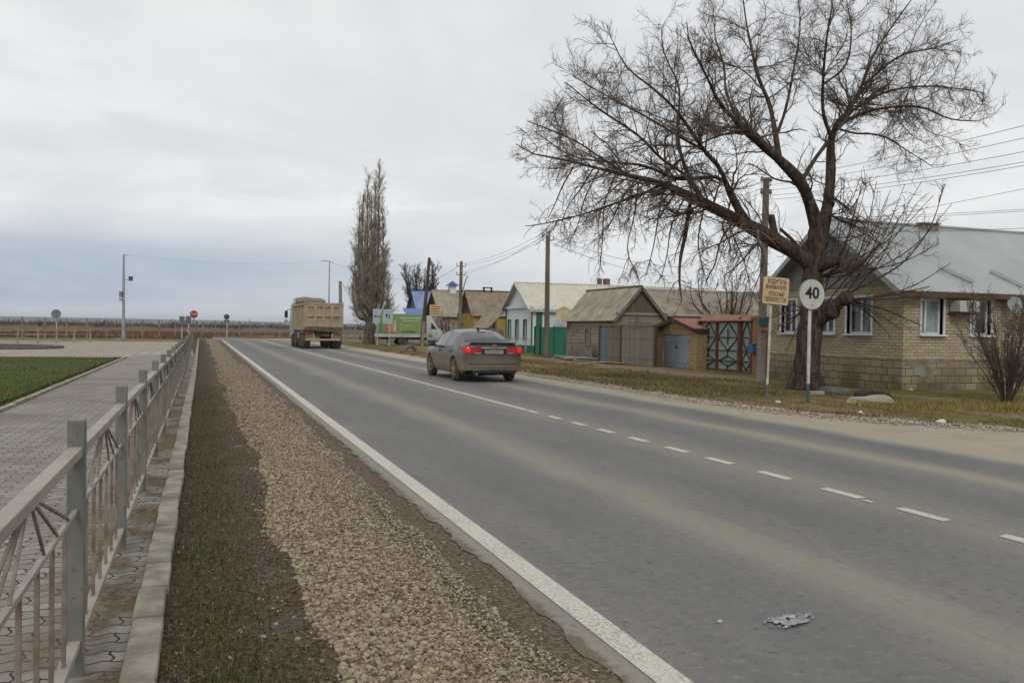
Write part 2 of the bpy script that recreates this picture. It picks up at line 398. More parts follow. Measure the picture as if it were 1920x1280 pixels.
# --- pavement, kerb, lawn, plaza on the left
def m_pavers():
    t = NT('wavy_pavers', .9, spec=.2); x, y, z = t.sep(t.pos()); n = t.noise(.55, 5); f = t.noise(30, 5)
    wx = t.math('MULTIPLY', t.math('SINE', t.math('MULTIPLY', x, 2*pi/.12)), .011)
    wy = t.math('MULTIPLY', t.math('SINE', t.math('MULTIPLY', y, 2*pi/.12)), .011)
    b = t.n('ShaderNodeTexBrick'); t.put(b.inputs['Vector'], t.comb(t.math('ADD', x, wy), t.math('ADD', y, wx), 0))
    b.offset = .5; b.squash = 1; b.inputs['Scale'].default_value = 1; b.inputs['Brick Width'].default_value = .24; b.inputs['Row Height'].default_value = .118
    b.inputs['Mortar Size'].default_value = .008; b.inputs['Mortar Smooth'].default_value = .5
    b.inputs['Color1'].default_value = lin('97928a'); b.inputs['Color2'].default_value = lin('807b73'); b.inputs['Mortar'].default_value = lin('352b22')
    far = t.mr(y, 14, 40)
    c = t.mix(t.mr(n, .45, .68, 0, .6), b.outputs['Color'], '6b645a'); c = t.mix(t.mr(f, .5, .75, 0, .35), c, '55504a')
    sil = t.math('MULTIPLY', t.mr(x, -1.0, -.45), t.mr(t.noise(1.9, 6), .40, .56)); c = t.mix(t.math('MULTIPLY', sil, .93), c, t.mix(t.mr(f, .35, .65), '4d4235', '75654f'))
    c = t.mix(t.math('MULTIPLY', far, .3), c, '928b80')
    t.col(c); t.bump(b.outputs['Fac'], -.7, .012); return t.done()
SWZ = .02
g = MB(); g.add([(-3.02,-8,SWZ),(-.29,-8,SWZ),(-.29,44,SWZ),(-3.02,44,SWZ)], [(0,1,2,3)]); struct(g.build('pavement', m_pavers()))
def m_plaza():
    t = NT('plaza_slabs', .9, spec=.2); x, y, z = t.sep(t.pos()); b = t.n('ShaderNodeTexBrick'); t.put(b.inputs['Vector'], t.comb(x, y, 0))
    b.inputs['Scale'].default_value = 1; b.inputs['Brick Width'].default_value = .6; b.inputs['Row Height'].default_value = .6; b.inputs['Mortar Size'].default_value = .02; b.offset = 0
    b.inputs['Color1'].default_value = lin('a39b8f'); b.inputs['Color2'].default_value = lin('948d82'); b.inputs['Mortar'].default_value = lin('6b6459')
    c = t.mix(t.mr(t.noise(.25, 5), .4, .65, 0, .6), b.outputs['Color'], '8b8377'); t.col(c); return t.done()
g = MB(); g.add([(-40,40.2,.016),(-3.02,40.2,.016),(-3.02,44,.016),(-.4,44,.016),(-.9,77,.016),(-40,77,.016)], [(0,1,2,3,4,5)]); struct(g.build('plaza', m_plaza()))
def m_lawn():
    t = NT('lawn_turf', .95, spec=.1); n = t.noise(.6, 5); f = t.noise(25, 5)
    c = t.mix(t.mr(f, .3, .7), '39451f', '505f2c'); c = t.mix(t.mr(n, .44, .60, 0, .85), c, '5f5436'); t.col(c); t.bump(f, .7, .04); return t.done()
struct(grid('lawn', np.arange(-40, -3.13, .6), np.arange(4, 40.3, .6), lambda X, Y: .01+.05*fbm(X, Y, .5, 55), m_lawn()))
mkerb = simple('kerb_concrete', 'a09a8e', '7b7467', 5, .9, bump=.4, bscale=60)
kb = MB(); yk = -4.0
while yk < 94:
    L = .5 if yk < 40 else 2.0; dx = -.004*max(yk-30, 0)*.6; jx = random.uniform(-.008, .008); jz = random.uniform(-.008, .008)
    kb.box(-.305+dx+jx, yk, -.15, -.165+dx+jx, yk+L-.012, .055+jz); yk += L
struct(kb.build('kerb', mkerb, bevel=.014, smooth=.7))
kb = MB(); yk = 4
while yk < 40: kb.box(-3.13, yk, -.1, -3.03, yk+.99, .07+random.uniform(-.006, .006)); yk += 1
struct(kb.build('lawn_border', mkerb))
# raised round bed in the plaza
bed = thing('flower_bed', 'bare round dark flower bed with a low rim on the paved square', 'flower bed', (-11.2, 54.5, 0))
mb = MB(); mb.lathe((-11.2,54.5,0), (0,0,1), [(3.75,0),(3.75,.16),(3.6,.17),(3.55,.1),(3.5,.02)], 48); mb.build('rim', simple('bed_rim', '6f6a62', '57524b', 4), bed)
mb = MB(); mb.lathe((-11.2,54.5,0), (0,0,1), [(3.52,.02),(3.3,.14),(1.5,.22),(.1,.24)], 48); mb.build('soil', simple('bed_soil', '2a241d', '3d342a', 5, bump=.5), bed, smooth=1)
# grass strip past the plaza and on the far side, dirt side road
struct(grid('grass_strip', np.r_[np.arange(-60, 0, 4), -1.2], np.arange(77, 92, 3.), lambda X, Y: -.02+.05*fbm(X, Y, .4, 5), simple('dull_turf', '5a5435', '6d6448', .8, .95, bump=.5, bscale=12)))
# --- right verge
def gravel_edge(Y):
    Y = np.asarray(Y, float); return np.interp(Y, [4, 8.3, 9.9, 11.2, 13, 15.4, 18, 22, 30, 45, 85], [20, 14.6, 12.2, 11.1, 10.35, 9.95, 9.95, 10.1, 10.3, 10.4, 10.6])
def m_layby():
    t = NT('dusty_layby', .95, spec=.15); n = t.noise(1.2, 6); f = t.noise(30, 5); v = t.voro(18)
    c = t.mix(t.mr(n, .35, .65), '9c9080', DUST); c = t.mix(t.mr(f, .5, .75, 0, .5), c, '7d7262'); c = t.mix(t.mr(v, 0, .12, .6, 0), c, '6b6154')
    t.col(c); t.bump(f, .5, .02); return t.done()
yl = np.r_[np.arange(-6, 30, .3), np.arange(30, 88, 2)]
Vs = []
for y in yl:
    e = float(gravel_edge(y)); Vs += [(9.2, y, -.008), (9.2*.4+e*.6, y, -.004), (e+.5, y, -.012)]
Vs = np.array(Vs); i = np.arange(len(yl)-1)[:, None]*3+np.arange(2)[None]; i = i.ravel()
struct(npmesh('dirt_layby', Vs, np.stack([i, i+1, i+4, i+3], -1), m_layby()))
def m_verge():
    t = NT('right_verge_turf', .95, spec=.1); x, y, z = t.sep(t.pos()); n = t.noise(.45, 6); f = t.noise(14, 6); st = t.noise(1, 5, t.mul3(t.pos(), (.9, .12, 0)))
    c = t.ramp(t.math('ADD', t.math('MULTIPLY', f, .55), t.math('MULTIPLY', n, .45)), [(.32, '3f3827'), (.44, '524d2e'), (.54, '6a6337'), (.66, '786a47')])
    c = t.mix(t.mr(st, .50, .62, 0, .9), c, t.mix(t.mr(f, .35, .65), '6b5945', '8d7c66'))
    # worn path in front of the yards
    pth = t.mr(t.math('ABSOLUTE', t.math('SUBTRACT', t.math('ADD', x, t.math('MULTIPLY', n, 1.6)), 16.6)), .6, 1.4, .9, 0)
    pth = t.math('MULTIPLY', pth, t.mr(y, 19, 24)); c = t.mix(pth, c, t.mix(t.mr(f, .35, .65), '6e5a48', '93806b'))
    t.col(c); t.bump(f, .8, .05); return t.done()
xs = np.r_[0, .1, .3, .6, 1, 1.5, 2.2, 3, 4, 5, 6, 7, 9, 14, 25, 60]
Vs = []
yg = np.r_[np.arange(3, 40, .35), np.arange(40, 105, 2.)]
for y in yg:
    e = float(gravel_edge(y))+.15*(fbm(np.array([y]), np.array([0.]), 1.5, 77)[0]-.5)
    for k, q in enumerate(xs): Vs.append((e+q, y, -.03+(.0 if k == 0 else min(.05, q*.08))*(.5+fbm(np.array([e+q]), np.array([y]), .8, 61)[0])-.0))
Vs = np.array(Vs); nx = len(xs); i = (np.arange(len(yg)-1)[:, None]*nx+np.arange(nx-1)[None]).ravel()
struct(npmesh('grass_verge', Vs, np.stack([i, i+1, i+1+nx, i+nx], -1), m_verge(), smooth=True))
g = MB(); g.add([(9.3,92,-.02),(60,101,-.02),(60,109,-.02),(6,104,-.02)], [(0,1,2,3)]); struct(g.build('side_road', simple('pale_dirt', 'a39b90', '8f877b', .5)))
# --- hills on the horizon
def m_hill(nm, a, b):
    t = NT(nm, 1, spec=0.); n = t.noise(1, 6, t.mul3(t.pos(), (.004, .001, .03))); t.col(t.mix(t.mr(n, .35, .65), a, b)); return t.done()
mh = m_hill('hill_woods', '3a3b34', '55503f')
def hill(name, y, base, amp, lift, seed, x0=-7000, x1=7000):
    n = 220; x = np.linspace(x0, x1, n); h = base+amp*(fbm(x, np.zeros(n), 1/700, seed, 5)-.5)*2+np.interp(x, [-3000, -500, 1500, 3000], lift)
    V = np.concatenate([np.stack([x, np.full(n, y), np.full(n, -4.)], -1), np.stack([x, np.full(n, y+600.), h], -1), np.stack([x, np.full(n, y+1800.), h-8], -1)])
    i = np.arange(n-1); Fc = np.concatenate([np.stack([i, i+1, i+1+n, i+n], -1), np.stack([i+n, i+1+n, i+1+2*n, i+2*n], -1)])
    struct(npmesh(name, V, Fc, mh, smooth=True))
hill('hills', 3600, 12, 5, [14, 10, 6, 4], 3)
hill('hills', 5600, 24, 10, [14, 8, 4, 0], 13)
# --- haze
hb = MB(); hb.box(-7500, -500, -3, 7500, 9500, 70)
hm = bpy.data.materials.new('haze_air'); hm.use_nodes = True; ht = hm.node_tree; ht.nodes.remove(ht.nodes['Principled BSDF'])
pv = ht.nodes.new('ShaderNodeVolumePrincipled'); pv.inputs['Color'].default_value = (.82, .88, 1, 1); pv.inputs['Density'].default_value = HAZE; pv.inputs['Anisotropy'].default_value = 0.0
ht.links.new(pv.outputs[0], ht.nodes['Material Output'].inputs['Volume'])
if HAZE: stuff(hb.build('haze', hm), 'pale blue haze in the air over the far fields', 'haze')
# ------------------------------------------------------------------ gravel stones, leaves, grass
def stones(name, P, rad, mat, squash=.6):
    bm = bmesh.new(); bmesh.ops.create_icosphere(bm, subdivisions=1, radius=1); bv = np.array([v.co[:] for v in bm.verts]); bf = np.array([[v.index for v in f.verts] for f in bm.faces]); bm.free()
    N = len(P); k = len(bv)
    sc = rad[:, None]*rng.uniform(.65, 1.25, (N, 3))*np.array([1.15, 1.0, squash]); V = bv[None]*(1+rng.uniform(-.22, .22, (N, k, 1)))*sc[:, None, :]
    a = rng.uniform(0, 2*pi, N); tl = rng.normal(0, .45, N); ca, sa = np.cos(a)[:, None], np.sin(a)[:, None]; ct, s_ = np.cos(tl)[:, None], np.sin(tl)[:, None]
    x, y, z = V[..., 0], V[..., 1], V[..., 2]; y2 = y*ct-z*s_; z2 = y*s_+z*ct
    V = np.stack([x*ca-y2*sa, x*sa+y2*ca, z2], -1)+P[:, None, :]
    Fq = bf[None]+(np.arange(N)*k)[:, None, None]
    return npmesh(name, V.reshape(-1, 3), Fq.reshape(-1, 3), mat)
def m_stone(name, stops, bscale=120):
    t = NT(name, .9, spec=.2); c = t.ramp(t.island(), stops); n = t.noise(60, 4); c = t.mix(t.mr(n, .4, .7, 0, .4), c, '6b5a45'); t.col(c); t.bump(t.noise(bscale, 3), .3, .004); return t.done()
mst = m_stone('limestone_pebbles', [(0, '544a3e'), (.2, '756957'), (.5, '91846f'), (.8, 'a99c88'), (1, '9b948a')])
def gravel_pts(n, y0, y1, pw):
    y = y0+(y1-y0)*rng.random(n)**pw; L = gl(y); Rr = gr(y); x = L-.05+(Rr-L+.02)*(rng.random(n)**1.1*1.12)
    z = grav_z(x, y); return np.stack([x, y, np.maximum(z, verge_z(x, y))+rng.uniform(-.004, .008, n)], -1)
Pa = gravel_pts(34000, 2.7, 9.5, 1.35); ra = np.where(rng.random(len(Pa)) < .14, rng.uniform(.013, .021, len(Pa)), rng.uniform(.005, .013, len(Pa)))
ra *= np.clip(1.15-.5*(Pa[:, 0]-.6), .55, 1.15)
Pb = gravel_pts(19000, 9.5, 34, 1.35); rb = rng.uniform(.008, .019, len(Pb))
# strays on the soil and along the asphalt edge
ns = 900; ys = 2.8+20*rng.random(ns)**1.7; xs_ = np.where(rng.random(ns) < .6, gl(ys)-np.abs(rng.normal(0, .12, ns)), gr(ys)+np.abs(rng.normal(0, .12, ns)))
Pc = np.stack([xs_, ys, verge_z(xs_, ys)+.004], -1); rc = rng.uniform(.005, .016, ns)
# pale windrow along the dusty lay-by, far side of the road
nw = 7000; yw = 8.4+22*rng.random(nw)**1.5; xw = gravel_edge(yw)+rng.normal(0.05, .22, nw)*np.clip(1.2, .3, 2); Pw = np.stack([xw, yw, np.full(nw, .008)+.02*np.exp(-((xw-gravel_edge(yw))/.12)**2)], -1)
stuff(stones('gravel', np.concatenate([Pa, Pb, Pc]), np.concatenate([ra, rb, rc]), mst), 'tan crushed stone gravel heaped along the left edge of the asphalt', 'gravel')
stuff(stones('pebble_windrow', Pw, rng.uniform(.008, .028, nw), m_stone('pale_pebbles', [(0, '857c70'), (.5, 'a1988b'), (1, 'bbb3a7')])), 'pale loose pebbles along the edge of the dusty lay-by', 'pebbles')
def blades(name, P, h, w, mat, lean=.45, curl=True):
    N = len(P); a = rng.uniform(0, 2*pi, N); d = np.stack([np.cos(a), np.sin(a), np.zeros(N)], -1); s = np.stack([-np.sin(a), np.cos(a), np.zeros(N)], -1)
    le = np.abs(rng.normal(0, lean, N)); up = np.array([0, 0, 1.])
    mid = P+(up*np.cos(le*.5)[:, None]+d*np.sin(le*.5)[:, None])*(h*.55)[:, None]; tip = mid+(up*np.cos(le*1.8)[:, None]+d*np.sin(le*1.8)[:, None])*(h*.45)[:, None]
    w2 = (w/2)[:, None]
    V = np.stack([P-s*w2, P+s*w2, mid+s*w2*.7, mid-s*w2*.7, tip], 1).reshape(-1, 3); b = (np.arange(N)*5)[:, None]
    Fq = np.concatenate([b+np.array([[0, 1, 2]]), b+np.array([[0, 2, 3]]), b+np.array([[3, 2, 4]])])
    return npmesh(name, V, Fq, mat)
def m_blade(name, stops, patch=None):
    t = NT(name, .8, spec=.15); c = t.ramp(t.island(), stops)
    if patch: c = t.mix(t.mr(t.noise(patch[0], 4), patch[1], patch[2], 0, patch[3]), c, t.ramp(t.island(), patch[4]))
    t.col(c); return t.done()
# dead matted grass and leaf litter in the near verge
n = 26000; y = 2.6+19*rng.random(n)**1.8; x = -.165+.68*rng.random(n)
keep = fbm(x, y, 2.2, 91)+.25*(.35-x) > .40; x, y = x[keep], y[keep]; P = np.stack([x, y, verge_z(x, y)-.004], -1)
stuff(blades('dry_grass', P, rng.uniform(.015, .055, len(P)), rng.uniform(.002, .004, len(P)), m_blade('matted_grass', [(0, '3a3023'), (.5, '5a4c38'), (.85, '6f6047'), (1, '857657')]), .9), 'short matted dead grass in the dark verge beside the kerb', 'grass')
n = 1700; cy = np.array([3.35, 3.9, 4.6, 5.9, 7.2, 9.5, 12., 15, 3.2, 3.6]); cx = np.array([.02, .28, .12, -.02, .1, .15, .05, .1, -.12, .15]); q = rng.integers(0, len(cy), n)
x = np.clip(cx[q]+rng.normal(0, .11, n), -.16, .55); y = cy[q]+rng.normal(0, .22, n); P = np.stack([x, y, verge_z(x, y)-.004], -1)
stuff(blades('grass_tufts', P, rng.uniform(.03, .085, n), rng.uniform(.003, .0065, n), m_blade('green_blades', [(0, '2f3a1b'), (.5, '46562a'), (.85, '5b6a38'), (1, '7d7a4c')]), .8), 'small green grass tufts sprouting in the dark verge beside the kerb', 'grass')
# fallen leaves
n = 6500; y = 2.7+22*rng.random(n)**1.9; x = -.16+.72*rng.random(n); z = verge_z(x, y)+.006; a = rng.uniform(0, 2*pi, n); s = rng.uniform(.004, .014, n)
ux = np.stack([np.cos(a), np.sin(a), rng.normal(0, .35, n)], -1)*s[:, None]; uy = np.stack([-np.sin(a), np.cos(a), rng.normal(0, .35, n)], -1)*(s*.55)[:, None]; P = np.stack([x, y, z], -1)
V = np.stack([P-ux, P+uy, P+ux, P-uy], 1).reshape(-1, 3)
stuff(npmesh('leaf_litter', V, np.arange(len(V)).reshape(-1, 4), m_blade('dead_leaves', [(0, '4a3b2b'), (.45, '655440'), (.85, '7e6d54'), (1, '9d8f74')])), 'brown fallen leaves scattered over the dark verge soil', 'leaves')
# lawn
n = 30000; y = 14+26*rng.random(n)**1.0; x = -3.15-rng.random(n)**1.2*(y*.36); x = np.maximum(x, -30); P = np.stack([x, y, np.full(n, .03)], -1)
stuff(blades('lawn_grass', P, rng.uniform(.04, .09, n), rng.uniform(.008, .016, n), m_blade('lawn_blades', [(0, '344619'), (.5, '4c5f28'), (1, '627639')], (.5, .46, .62, .85, [(0, '574c30'), (1, '786c48')])), .5), 'short green lawn grass beside the paved walk', 'grass')
# right verge
n = 120000; y = 9.0+45*rng.random(n)**1.9; e = gravel_edge(y); x = e+.05+(18.2-e)*rng.random(n)
patch = fbm(x, y*.45, .55, 71); d2 = fbm(x, y, 1.9, 73)
keep = (patch*.6+d2*.4 > .495) & ~((np.abs(x+1.6*(patch-.5)-16.6) < 1.15) & (y > 18)) ; x, y = x[keep], y[keep]
hh = rng.uniform(.022, .085, len(x))*(1+.7*(fbm(x, y, .8, 75) > .55)); P = np.stack([x, y, np.full(len(x), -.01)], -1)
stuff(blades('verge_grass', P, hh, .006+.0006*y, m_blade('verge_blades', [(0, '42431f'), (.35, '59582f'), (.7, '6f6a3e'), (1, '8c8052')], (.35, .40, .56, .95, [(0, '51422f'), (.5, '6f5d43'), (1, '8f7e5c')])), .6), 'patchy green and straw coloured grass on the far roadside verge', 'grass')
# yellowing clump in front of the brick house
n = 9000; x = 12.4+5.5*rng.random(n); y = 12.3+.0*x+rng.normal(0, .55, n)+(x-12.4)*-.12+1.2; P = np.stack([x, y, np.full(n, -.01)], -1)
stuff(blades('straw_grass', P, rng.uniform(.05, .16, n), rng.uniform(.008, .014, n), m_blade('straw_blades', [(0, '66602f'), (.5, '877844'), (1, 'a59158')]), .6), 'yellow straw coloured grass near the brick house', 'grass')
# rusty weeds behind the far road bend
n = 46000; y = 97+75*rng.random(n)**1.5; x = -75+155*rng.random(n)
keep = ((x < 1) | (y > 124-.00*x)) & (fbm(x, y, .12, 81) > .38) & ~((x > 8) & (y < 128) & (x < 40)); x, y = x[keep], y[keep]
stuff(blades('dry_weeds', np.stack([x, y, np.full(len(x), -.06)], -1), rng.uniform(.12, .55, len(x))*(.5+fbm(x, y, .2, 83)), np.full(len(x), .06), m_blade('rusty_weeds', [(0, '3f2d22'), (.4, '5c4231'), (.75, '70543d'), (1, '8a7050')], (.05, .5, .62, .6, [(0, '564a33'), (1, '7f7050')])), .35), 'tall rusty dry weeds in the field beyond the road bend', 'weeds')
# distant scrub line
def scrub(name, n, y0, y1, x0, x1, h0, h1, mat, lab):
    x = x0+(x1-x0)*rng.random(n); y = y0+(y1-y0)*rng.random(n); k = fbm(x, y, .03, 97) > .46; x, y = x[k], y[k]; n = len(x)
    base = np.stack([x, y, np.zeros(n)], -1); m = 26; hs = rng.uniform(h0, h1, n)
    P = np.repeat(base, m, 0); P[:, 0] += rng.normal(0, 1.6, n*m); P[:, 1] += rng.normal(0, 1.6, n*m); P[:, 2] = -.1+np.abs(rng.normal(0, .28, n*m))*np.repeat(hs, m)
    stuff(blades(name, P, np.repeat(hs, m)*rng.uniform(.3, .7, n*m), rng.uniform(.15, .5, n*m), mat, .9), lab, 'shrubs')
ms = m_blade('scrub_twigs', [(0, '352d28'), (.5, '4c4038'), (1, '655547')])
scrub('scrub', 2200, 330, 800, -420, 330, 1.4, 4.0, ms, 'dark leafless scrub in a low line across the far field')
# ------------------------------------------------------------------ bare trees
def m_bark(name, a, b, sc=9, bump=.9):
    t = NT(name, .95, spec=.1); p = t.mul3(t.pos(), (1, 1, .22)); n = t.noise(sc, 6, p, .65); v = t.voro(sc*1.4, p)
    c = t.mix(t.mr(n, .35, .68), a, b); c = t.mix(t.mr(v, .0, .22, .75, 0), c, '1c1714'); t.col(c); t.bump(t.math('ADD', v, n), bump, .05); return t.done()
mbark = m_bark('rough_bark', '3a312b', '5f5248', 11, 1.2)
mtwig = simple('twig_bark', '54483f', '776a5f', 3, .9)
def big_tree():
    root = thing('bare_tree', 'large leaning bare tree with a thick dark trunk in front of the brick house', 'tree', (14.9, 18.6, 0))
    D = 22.3
    def cr(u, v): return 900+u*.53125, v*.53125
    limbs = []   # (pixel path, radii in px, depth slope per metre, depth start)
    def L(pts, rad, ds, d0=0., k=18, crop=True):
        P = []; acc = 0; last = None
        for u, v in pts:
            if crop: u, v = cr(u, v)
            q = atD(u, v, D)
            if last is not None: acc += (q-last).length
            last = q; P.append(tuple(atD(u, v, D+d0+ds*acc+(.12*sin(acc*3+u) if acc else 0))))
        rr = [r*(.62 if r < 15 else (.80 if r < 37 else .84))*.53125*D/F for r in rad]; c = catmull([p+(r,) for p, r in zip(P, rr)], k); limbs.append(c); return c
    # trunk
    tr = L([(1150,1378),(1152,1320),(1158,1240),(1165,1160),(1172,1080),(1172,1000),(1180,930),(1190,860),(1196,800)], [62,53,51,48,46,44,42,40,38], 0, 0, 22)
    A = L([(1185,960),(1140,905),(1080,872),(1000,826),(900,772),(800,722),(720,684),(640,648),(520,618),(400,590),(280,560),(200,548),(125,508)], [36,36,34,31,27,23,19,15,11,8,6,4,2.5], -.12)
    B = L([(940,780),(905,720),(870,650),(850,625),(750,630),(680,628),(580,585),(450,572),(320,548),(190,462)], [17,15,14,12,11,9,8,6,4,2.5], .35, -.3)
    Cc = L([(925,770),(882,690),(850,600),(790,530),(700,400),(620,320),(520,240),(470,150)], [16,14,13,11,8,6,4,2.5], -.45, -.2)
    Dd = L([(800,728),(735,620),(700,500),(702,400),(700,300),(650,190),(640,100)], [15,12,10,8,6,4,2.5], .5)
    E = L([(1196,820),(1165,720),(1130,640),(1065,572),(990,505),(920,440),(850,372),(800,270),(740,150),(730,80)], [34,27,24,21,18,14,10,7,4,2.5], -.4)
    Ee = L([(1055,562),(1042,470),(1022,370),(985,280),(960,180),(940,80),(925,-30)], [17,14,12,10,8,5,3], .45, -.5)
    G_ = L([(1135,640),(1180,565),(1235,490),(1262,440)], [14,12,11,9], .3, -.2, 10)
    Hh = L([(1205,830),(1228,720),(1238,610),(1238,500),(1255,445),(1300,390),(1350,300),(1385,200),(1450,100),(1530,-10)], [29,25,21,18,15,12,9,7,5,3], .25)
    I1 = L([(1255,450),(1345,402),(1450,378),(1560,380),(1660,420),(1760,428)], [11,9,7,6,4,2.5], -.35, .3)
    I2 = L([(1238,480),(1212,400),(1210,300),(1222,150),(1245,10)], [12,10,8,6,3], -.5, .2)
    I3 = L([(1300,400),(1420,330),(1560,305),(1700,315),(1780,330)], [9,7,5,4,2], .5, .4)
    I4 = L([(1352,300),(1480,200),(1600,170),(1690,140)], [8,6,4,2], -.3, .5)
    I5 = L([(1000,510),(940,470),(840,480),(760,520),(690,560)], [9,7,6,4,3], .5, -.6, 12)
    I6 = L([(1050,470),(1080,380),(1110,230),(1130,90),(1120,-30)], [10,8,6,4,2.5], .6, -.4)
    I7 = L([(1210,300),(1290,230),(1310,110),(1290,-20)], [7,6,4,2.5], .5)
    I8 = L([(750,632),(640,560),(560,480),(420,385),(300,290)], [9,8,7,5,2.5], -.4, .2)
    I9 = L([(790,530),(700,480),(600,420),(450,340),(330,270)], [9,8,6,4,2.5], .4, -.5)
    I10 = L([(520,618),(430,560),(340,500),(240,456),(165,428)], [7,6,5,4,2.5], .5, -.3)
    I11 = L([(920,440),(870,330),(860,230),(830,130),(830,60)], [9,7,6,4,2.5], .5, -.6)
    I12 = L([(1250,450),(1320,470),(1420,480),(1520,540),(1600,590)], [8,6,5,3,2], .3, .2)
    J = L([(742,716),(735,760),(724,830),(708,910),(704,990),(712,1060)], [10,12,12,9,6,3], -.25, -.2, 12)
    J2 = L([(640,650),(560,690),(470,720),(350,760),(220,790),(160,798)], [7,6,5,4,3,2], -.5, 0)
    J3 = L([(400,595),(360,660),(310,730),(285,800)], [4,4,3,2], .4, 0, 10)
    J4 = L([(900,775),(850,850),(830,930),(800,985)], [6,5,4,2.5], -.6, 0, 10)
    J5 = L([(1000,835),(960,880),(910,935),(860,975)], [6,5,4,2.5], .6, 0, 10)
    droop = [L(q, [4.5, 4, 3, 2], random.uniform(-.6, .6), random.uniform(-.4, .4), 10) for q in ([(480,612),(440,720),(432,850),(425,930)],[(560,640),(545,760),(520,880),(560,985)],[(650,660),(628,780),(610,880),(585,970)],[(790,735),(770,850),(785,940),(805,1010)],[(870,770),(905,860),(935,930),(950,1000)],[(330,590),(290,660),(265,720),(240,770)],[(720,700),(675,800),(660,900),(640,980)],[(560,625),(500,700),(460,790),(400,850)],[(960,810),(1000,900),(990,960),(960,1040)],[(420,600),(370,700),(350,780),(330,830)])]
    St = L([(1046,850),(1035,805),(1028,760)], [17,16,15], -.1, -.15, 5)
    St2 = L([(1190,950),(1235,930),(1270,917)], [20,19,18], -.7, -.2, 5)
    St3 = L([(1150,905),(1105,850),(1060,808)], [11,10,9], .3, .25, 6)
    # burr low on the right, with whippy shoots
    Bu = L([(1175,1145),(1225,1105),(1265,1070),(1310,1035)], [30,33,28,18], -.5, -.1, 8)
    K1 = L([(1300,1035),(1400,985),(1500,920),(1590,800),(1640,650)], [6,5,4,3,1.5], -.25, -.3, 14)
    shoots = []
    for (u, v) in [(1665,720),(1600,690),(1560,640),(1500,650),(1440,700),(1400,640),(1350,640),(1330,700),(1290,700),(1620,860),(1660,930),(1480,760),(1540,720),(1420,790),(1370,760)]:
        su = random.uniform(1190, 1330); sv = random.uniform(960, 1080); k = .28
        mid = (su*.5+u*.5+abs(u-su)*k*.35, sv*.5+v*.5+60*k*random.uniform(.2, 1.6))
        shoots.append(L([(su,sv),mid,(u,v)], [4.2,3,1.4], random.uniform(-.5, .5), random.uniform(-.3, .3), 10))
    for (u, v) in [(1480,1160),(1560,1150),(1450,1190),(1400,1090),(1520,1050),(1590,1010),(1420,1130)]:
        shoots.append(L([(1290,1060),((1290+u)/2,1060+(v-1060)*.35),(u,v)], [5,4,2], random.uniform(-.6, .1), -.3, 10))
    for _ in range(26):
        su, sv = random.choice([(1215,900),(1225,840),(1235,760),(1240,690),(1200,980)]); u = random.uniform(1270, 1480); v = random.uniform(620, 960)
        shoots.append(L([(su,sv),((su+u)/2+15,(sv*.62+v*.38)+random.uniform(0,30)),(u,v)], [3.4,2.4,1.3], random.uniform(-.8, .5), random.uniform(-.2, .2), 10))
    for (u, v) in [(1050,1180),(1010,1130),(990,1200),(1080,1240),(1060,1090),(1090,1150)]:
        shoots.append(L([(1150,1090),((1150+u)/2,1060+(v-1060)*.6),(u,v)], [4,3,1.5], random.uniform(-.6, .1), -.3, 10))
    mb = MB()
    for c in limbs:
        P = [Vector(p[:3]) for p in c]; rad = [max(p[3], .008) for p in c]
        big = rad[0] > .12
        rad = [r*(1+.07*sin(i*2.1+r*40)+random.uniform(-.05, .05)) for i, r in enumerate(rad)]
        mb.tube(P, rad, 14 if big else 8)
    # root flare and knots
    b = Vector(tr[0][:3])
    for a in range(0, 360, 52):
        d = Vector((cos(radians(a)), sin(radians(a)), 0)); mb.tube([b+d*.22+Vector((0,0,.45)), b+d*.36+Vector((0,0,.15)), b+d*.52+Vector((0,0,-.08))], [.16,.13,.06], 8)
    for c, i, r in ((Bu,3,.27),(Bu,6,.24),(tr,12,.28),(Hh,2,.2),(A,3,.26),(J,1,.13),(tr,19,.34)):
        p = Vector(c[min(i, len(c)-1)][:3])
        mb.lathe(p-Vector((0,0,r*.8)), (random.uniform(-.3,.3),random.uniform(-.3,.3),1), [(r*.3,0),(r*.75,r*.35),(r*.85,r*.8),(r*.6,r*1.3),(r*.15,r*1.6)], 10)
    o = mb.build('trunk', mbark, root, smooth=1.2)
    # twigs
    def resample(cs, k): return np.array([c[np.linspace(0, len(c)-1, k).round().astype(int)] for c in cs])
    main = resample([A, B, Cc, Dd, E, Ee, Hh, I1, I2, I3, I4, I5, I6, I7, G_, I8, I9, I10, I11, I12], 10); hang = resample([J, J2, J3, J4, J5]+droop, 10); sh = resample(shoots+[K1], 10)
    parts = []
    def grow(Q, dens, trop1, seedlen, t0=.12, l2=6.5, l3=7):
        P, R = Q[..., :3], Q[..., 3]
        c1, r1 = spawn(P, R, dens, 0, (.5, 1.2), 9, trop1, .19, t0, .5, .010, .4, 3.4, lfix=seedlen)
        c2, r2 = spawn(c1, r1, l2, .5, (.45, 1.1), 6, tuple(.6*q for q in trop1), .22, .08, .6, .0060, .25, 1.4)
        c3, r3 = spawn(c2, r2, l3, .5, (.4, 1.1), 4, tuple(.4*q for q in trop1), .26, .04, .6, .0036, .16, .7)
        for c, r, n in ((c1, r1, 5), (c2, r2, 3), (c3, r3, 3)): parts.append(tubes_np(c, r, n))
    grow(main[:, 3:], 4.9, (0, 0, .25), 1.7, .0, 9.5, 13); grow(main[:, :5], 2.4, (0, 0, .4), 1.5, .1, 7, 9)
    grow(resample([A, B, J2, Dd], 10), 3.8, (0, 0, -.8), 1.5, .15, 8, 8)
    grow(hang, 4.6, (0, 0, -.9), 1.0, .06, 8, 8)
    grow(sh, 2.6, (0, 0, .3), .7, .15, 5, 5)
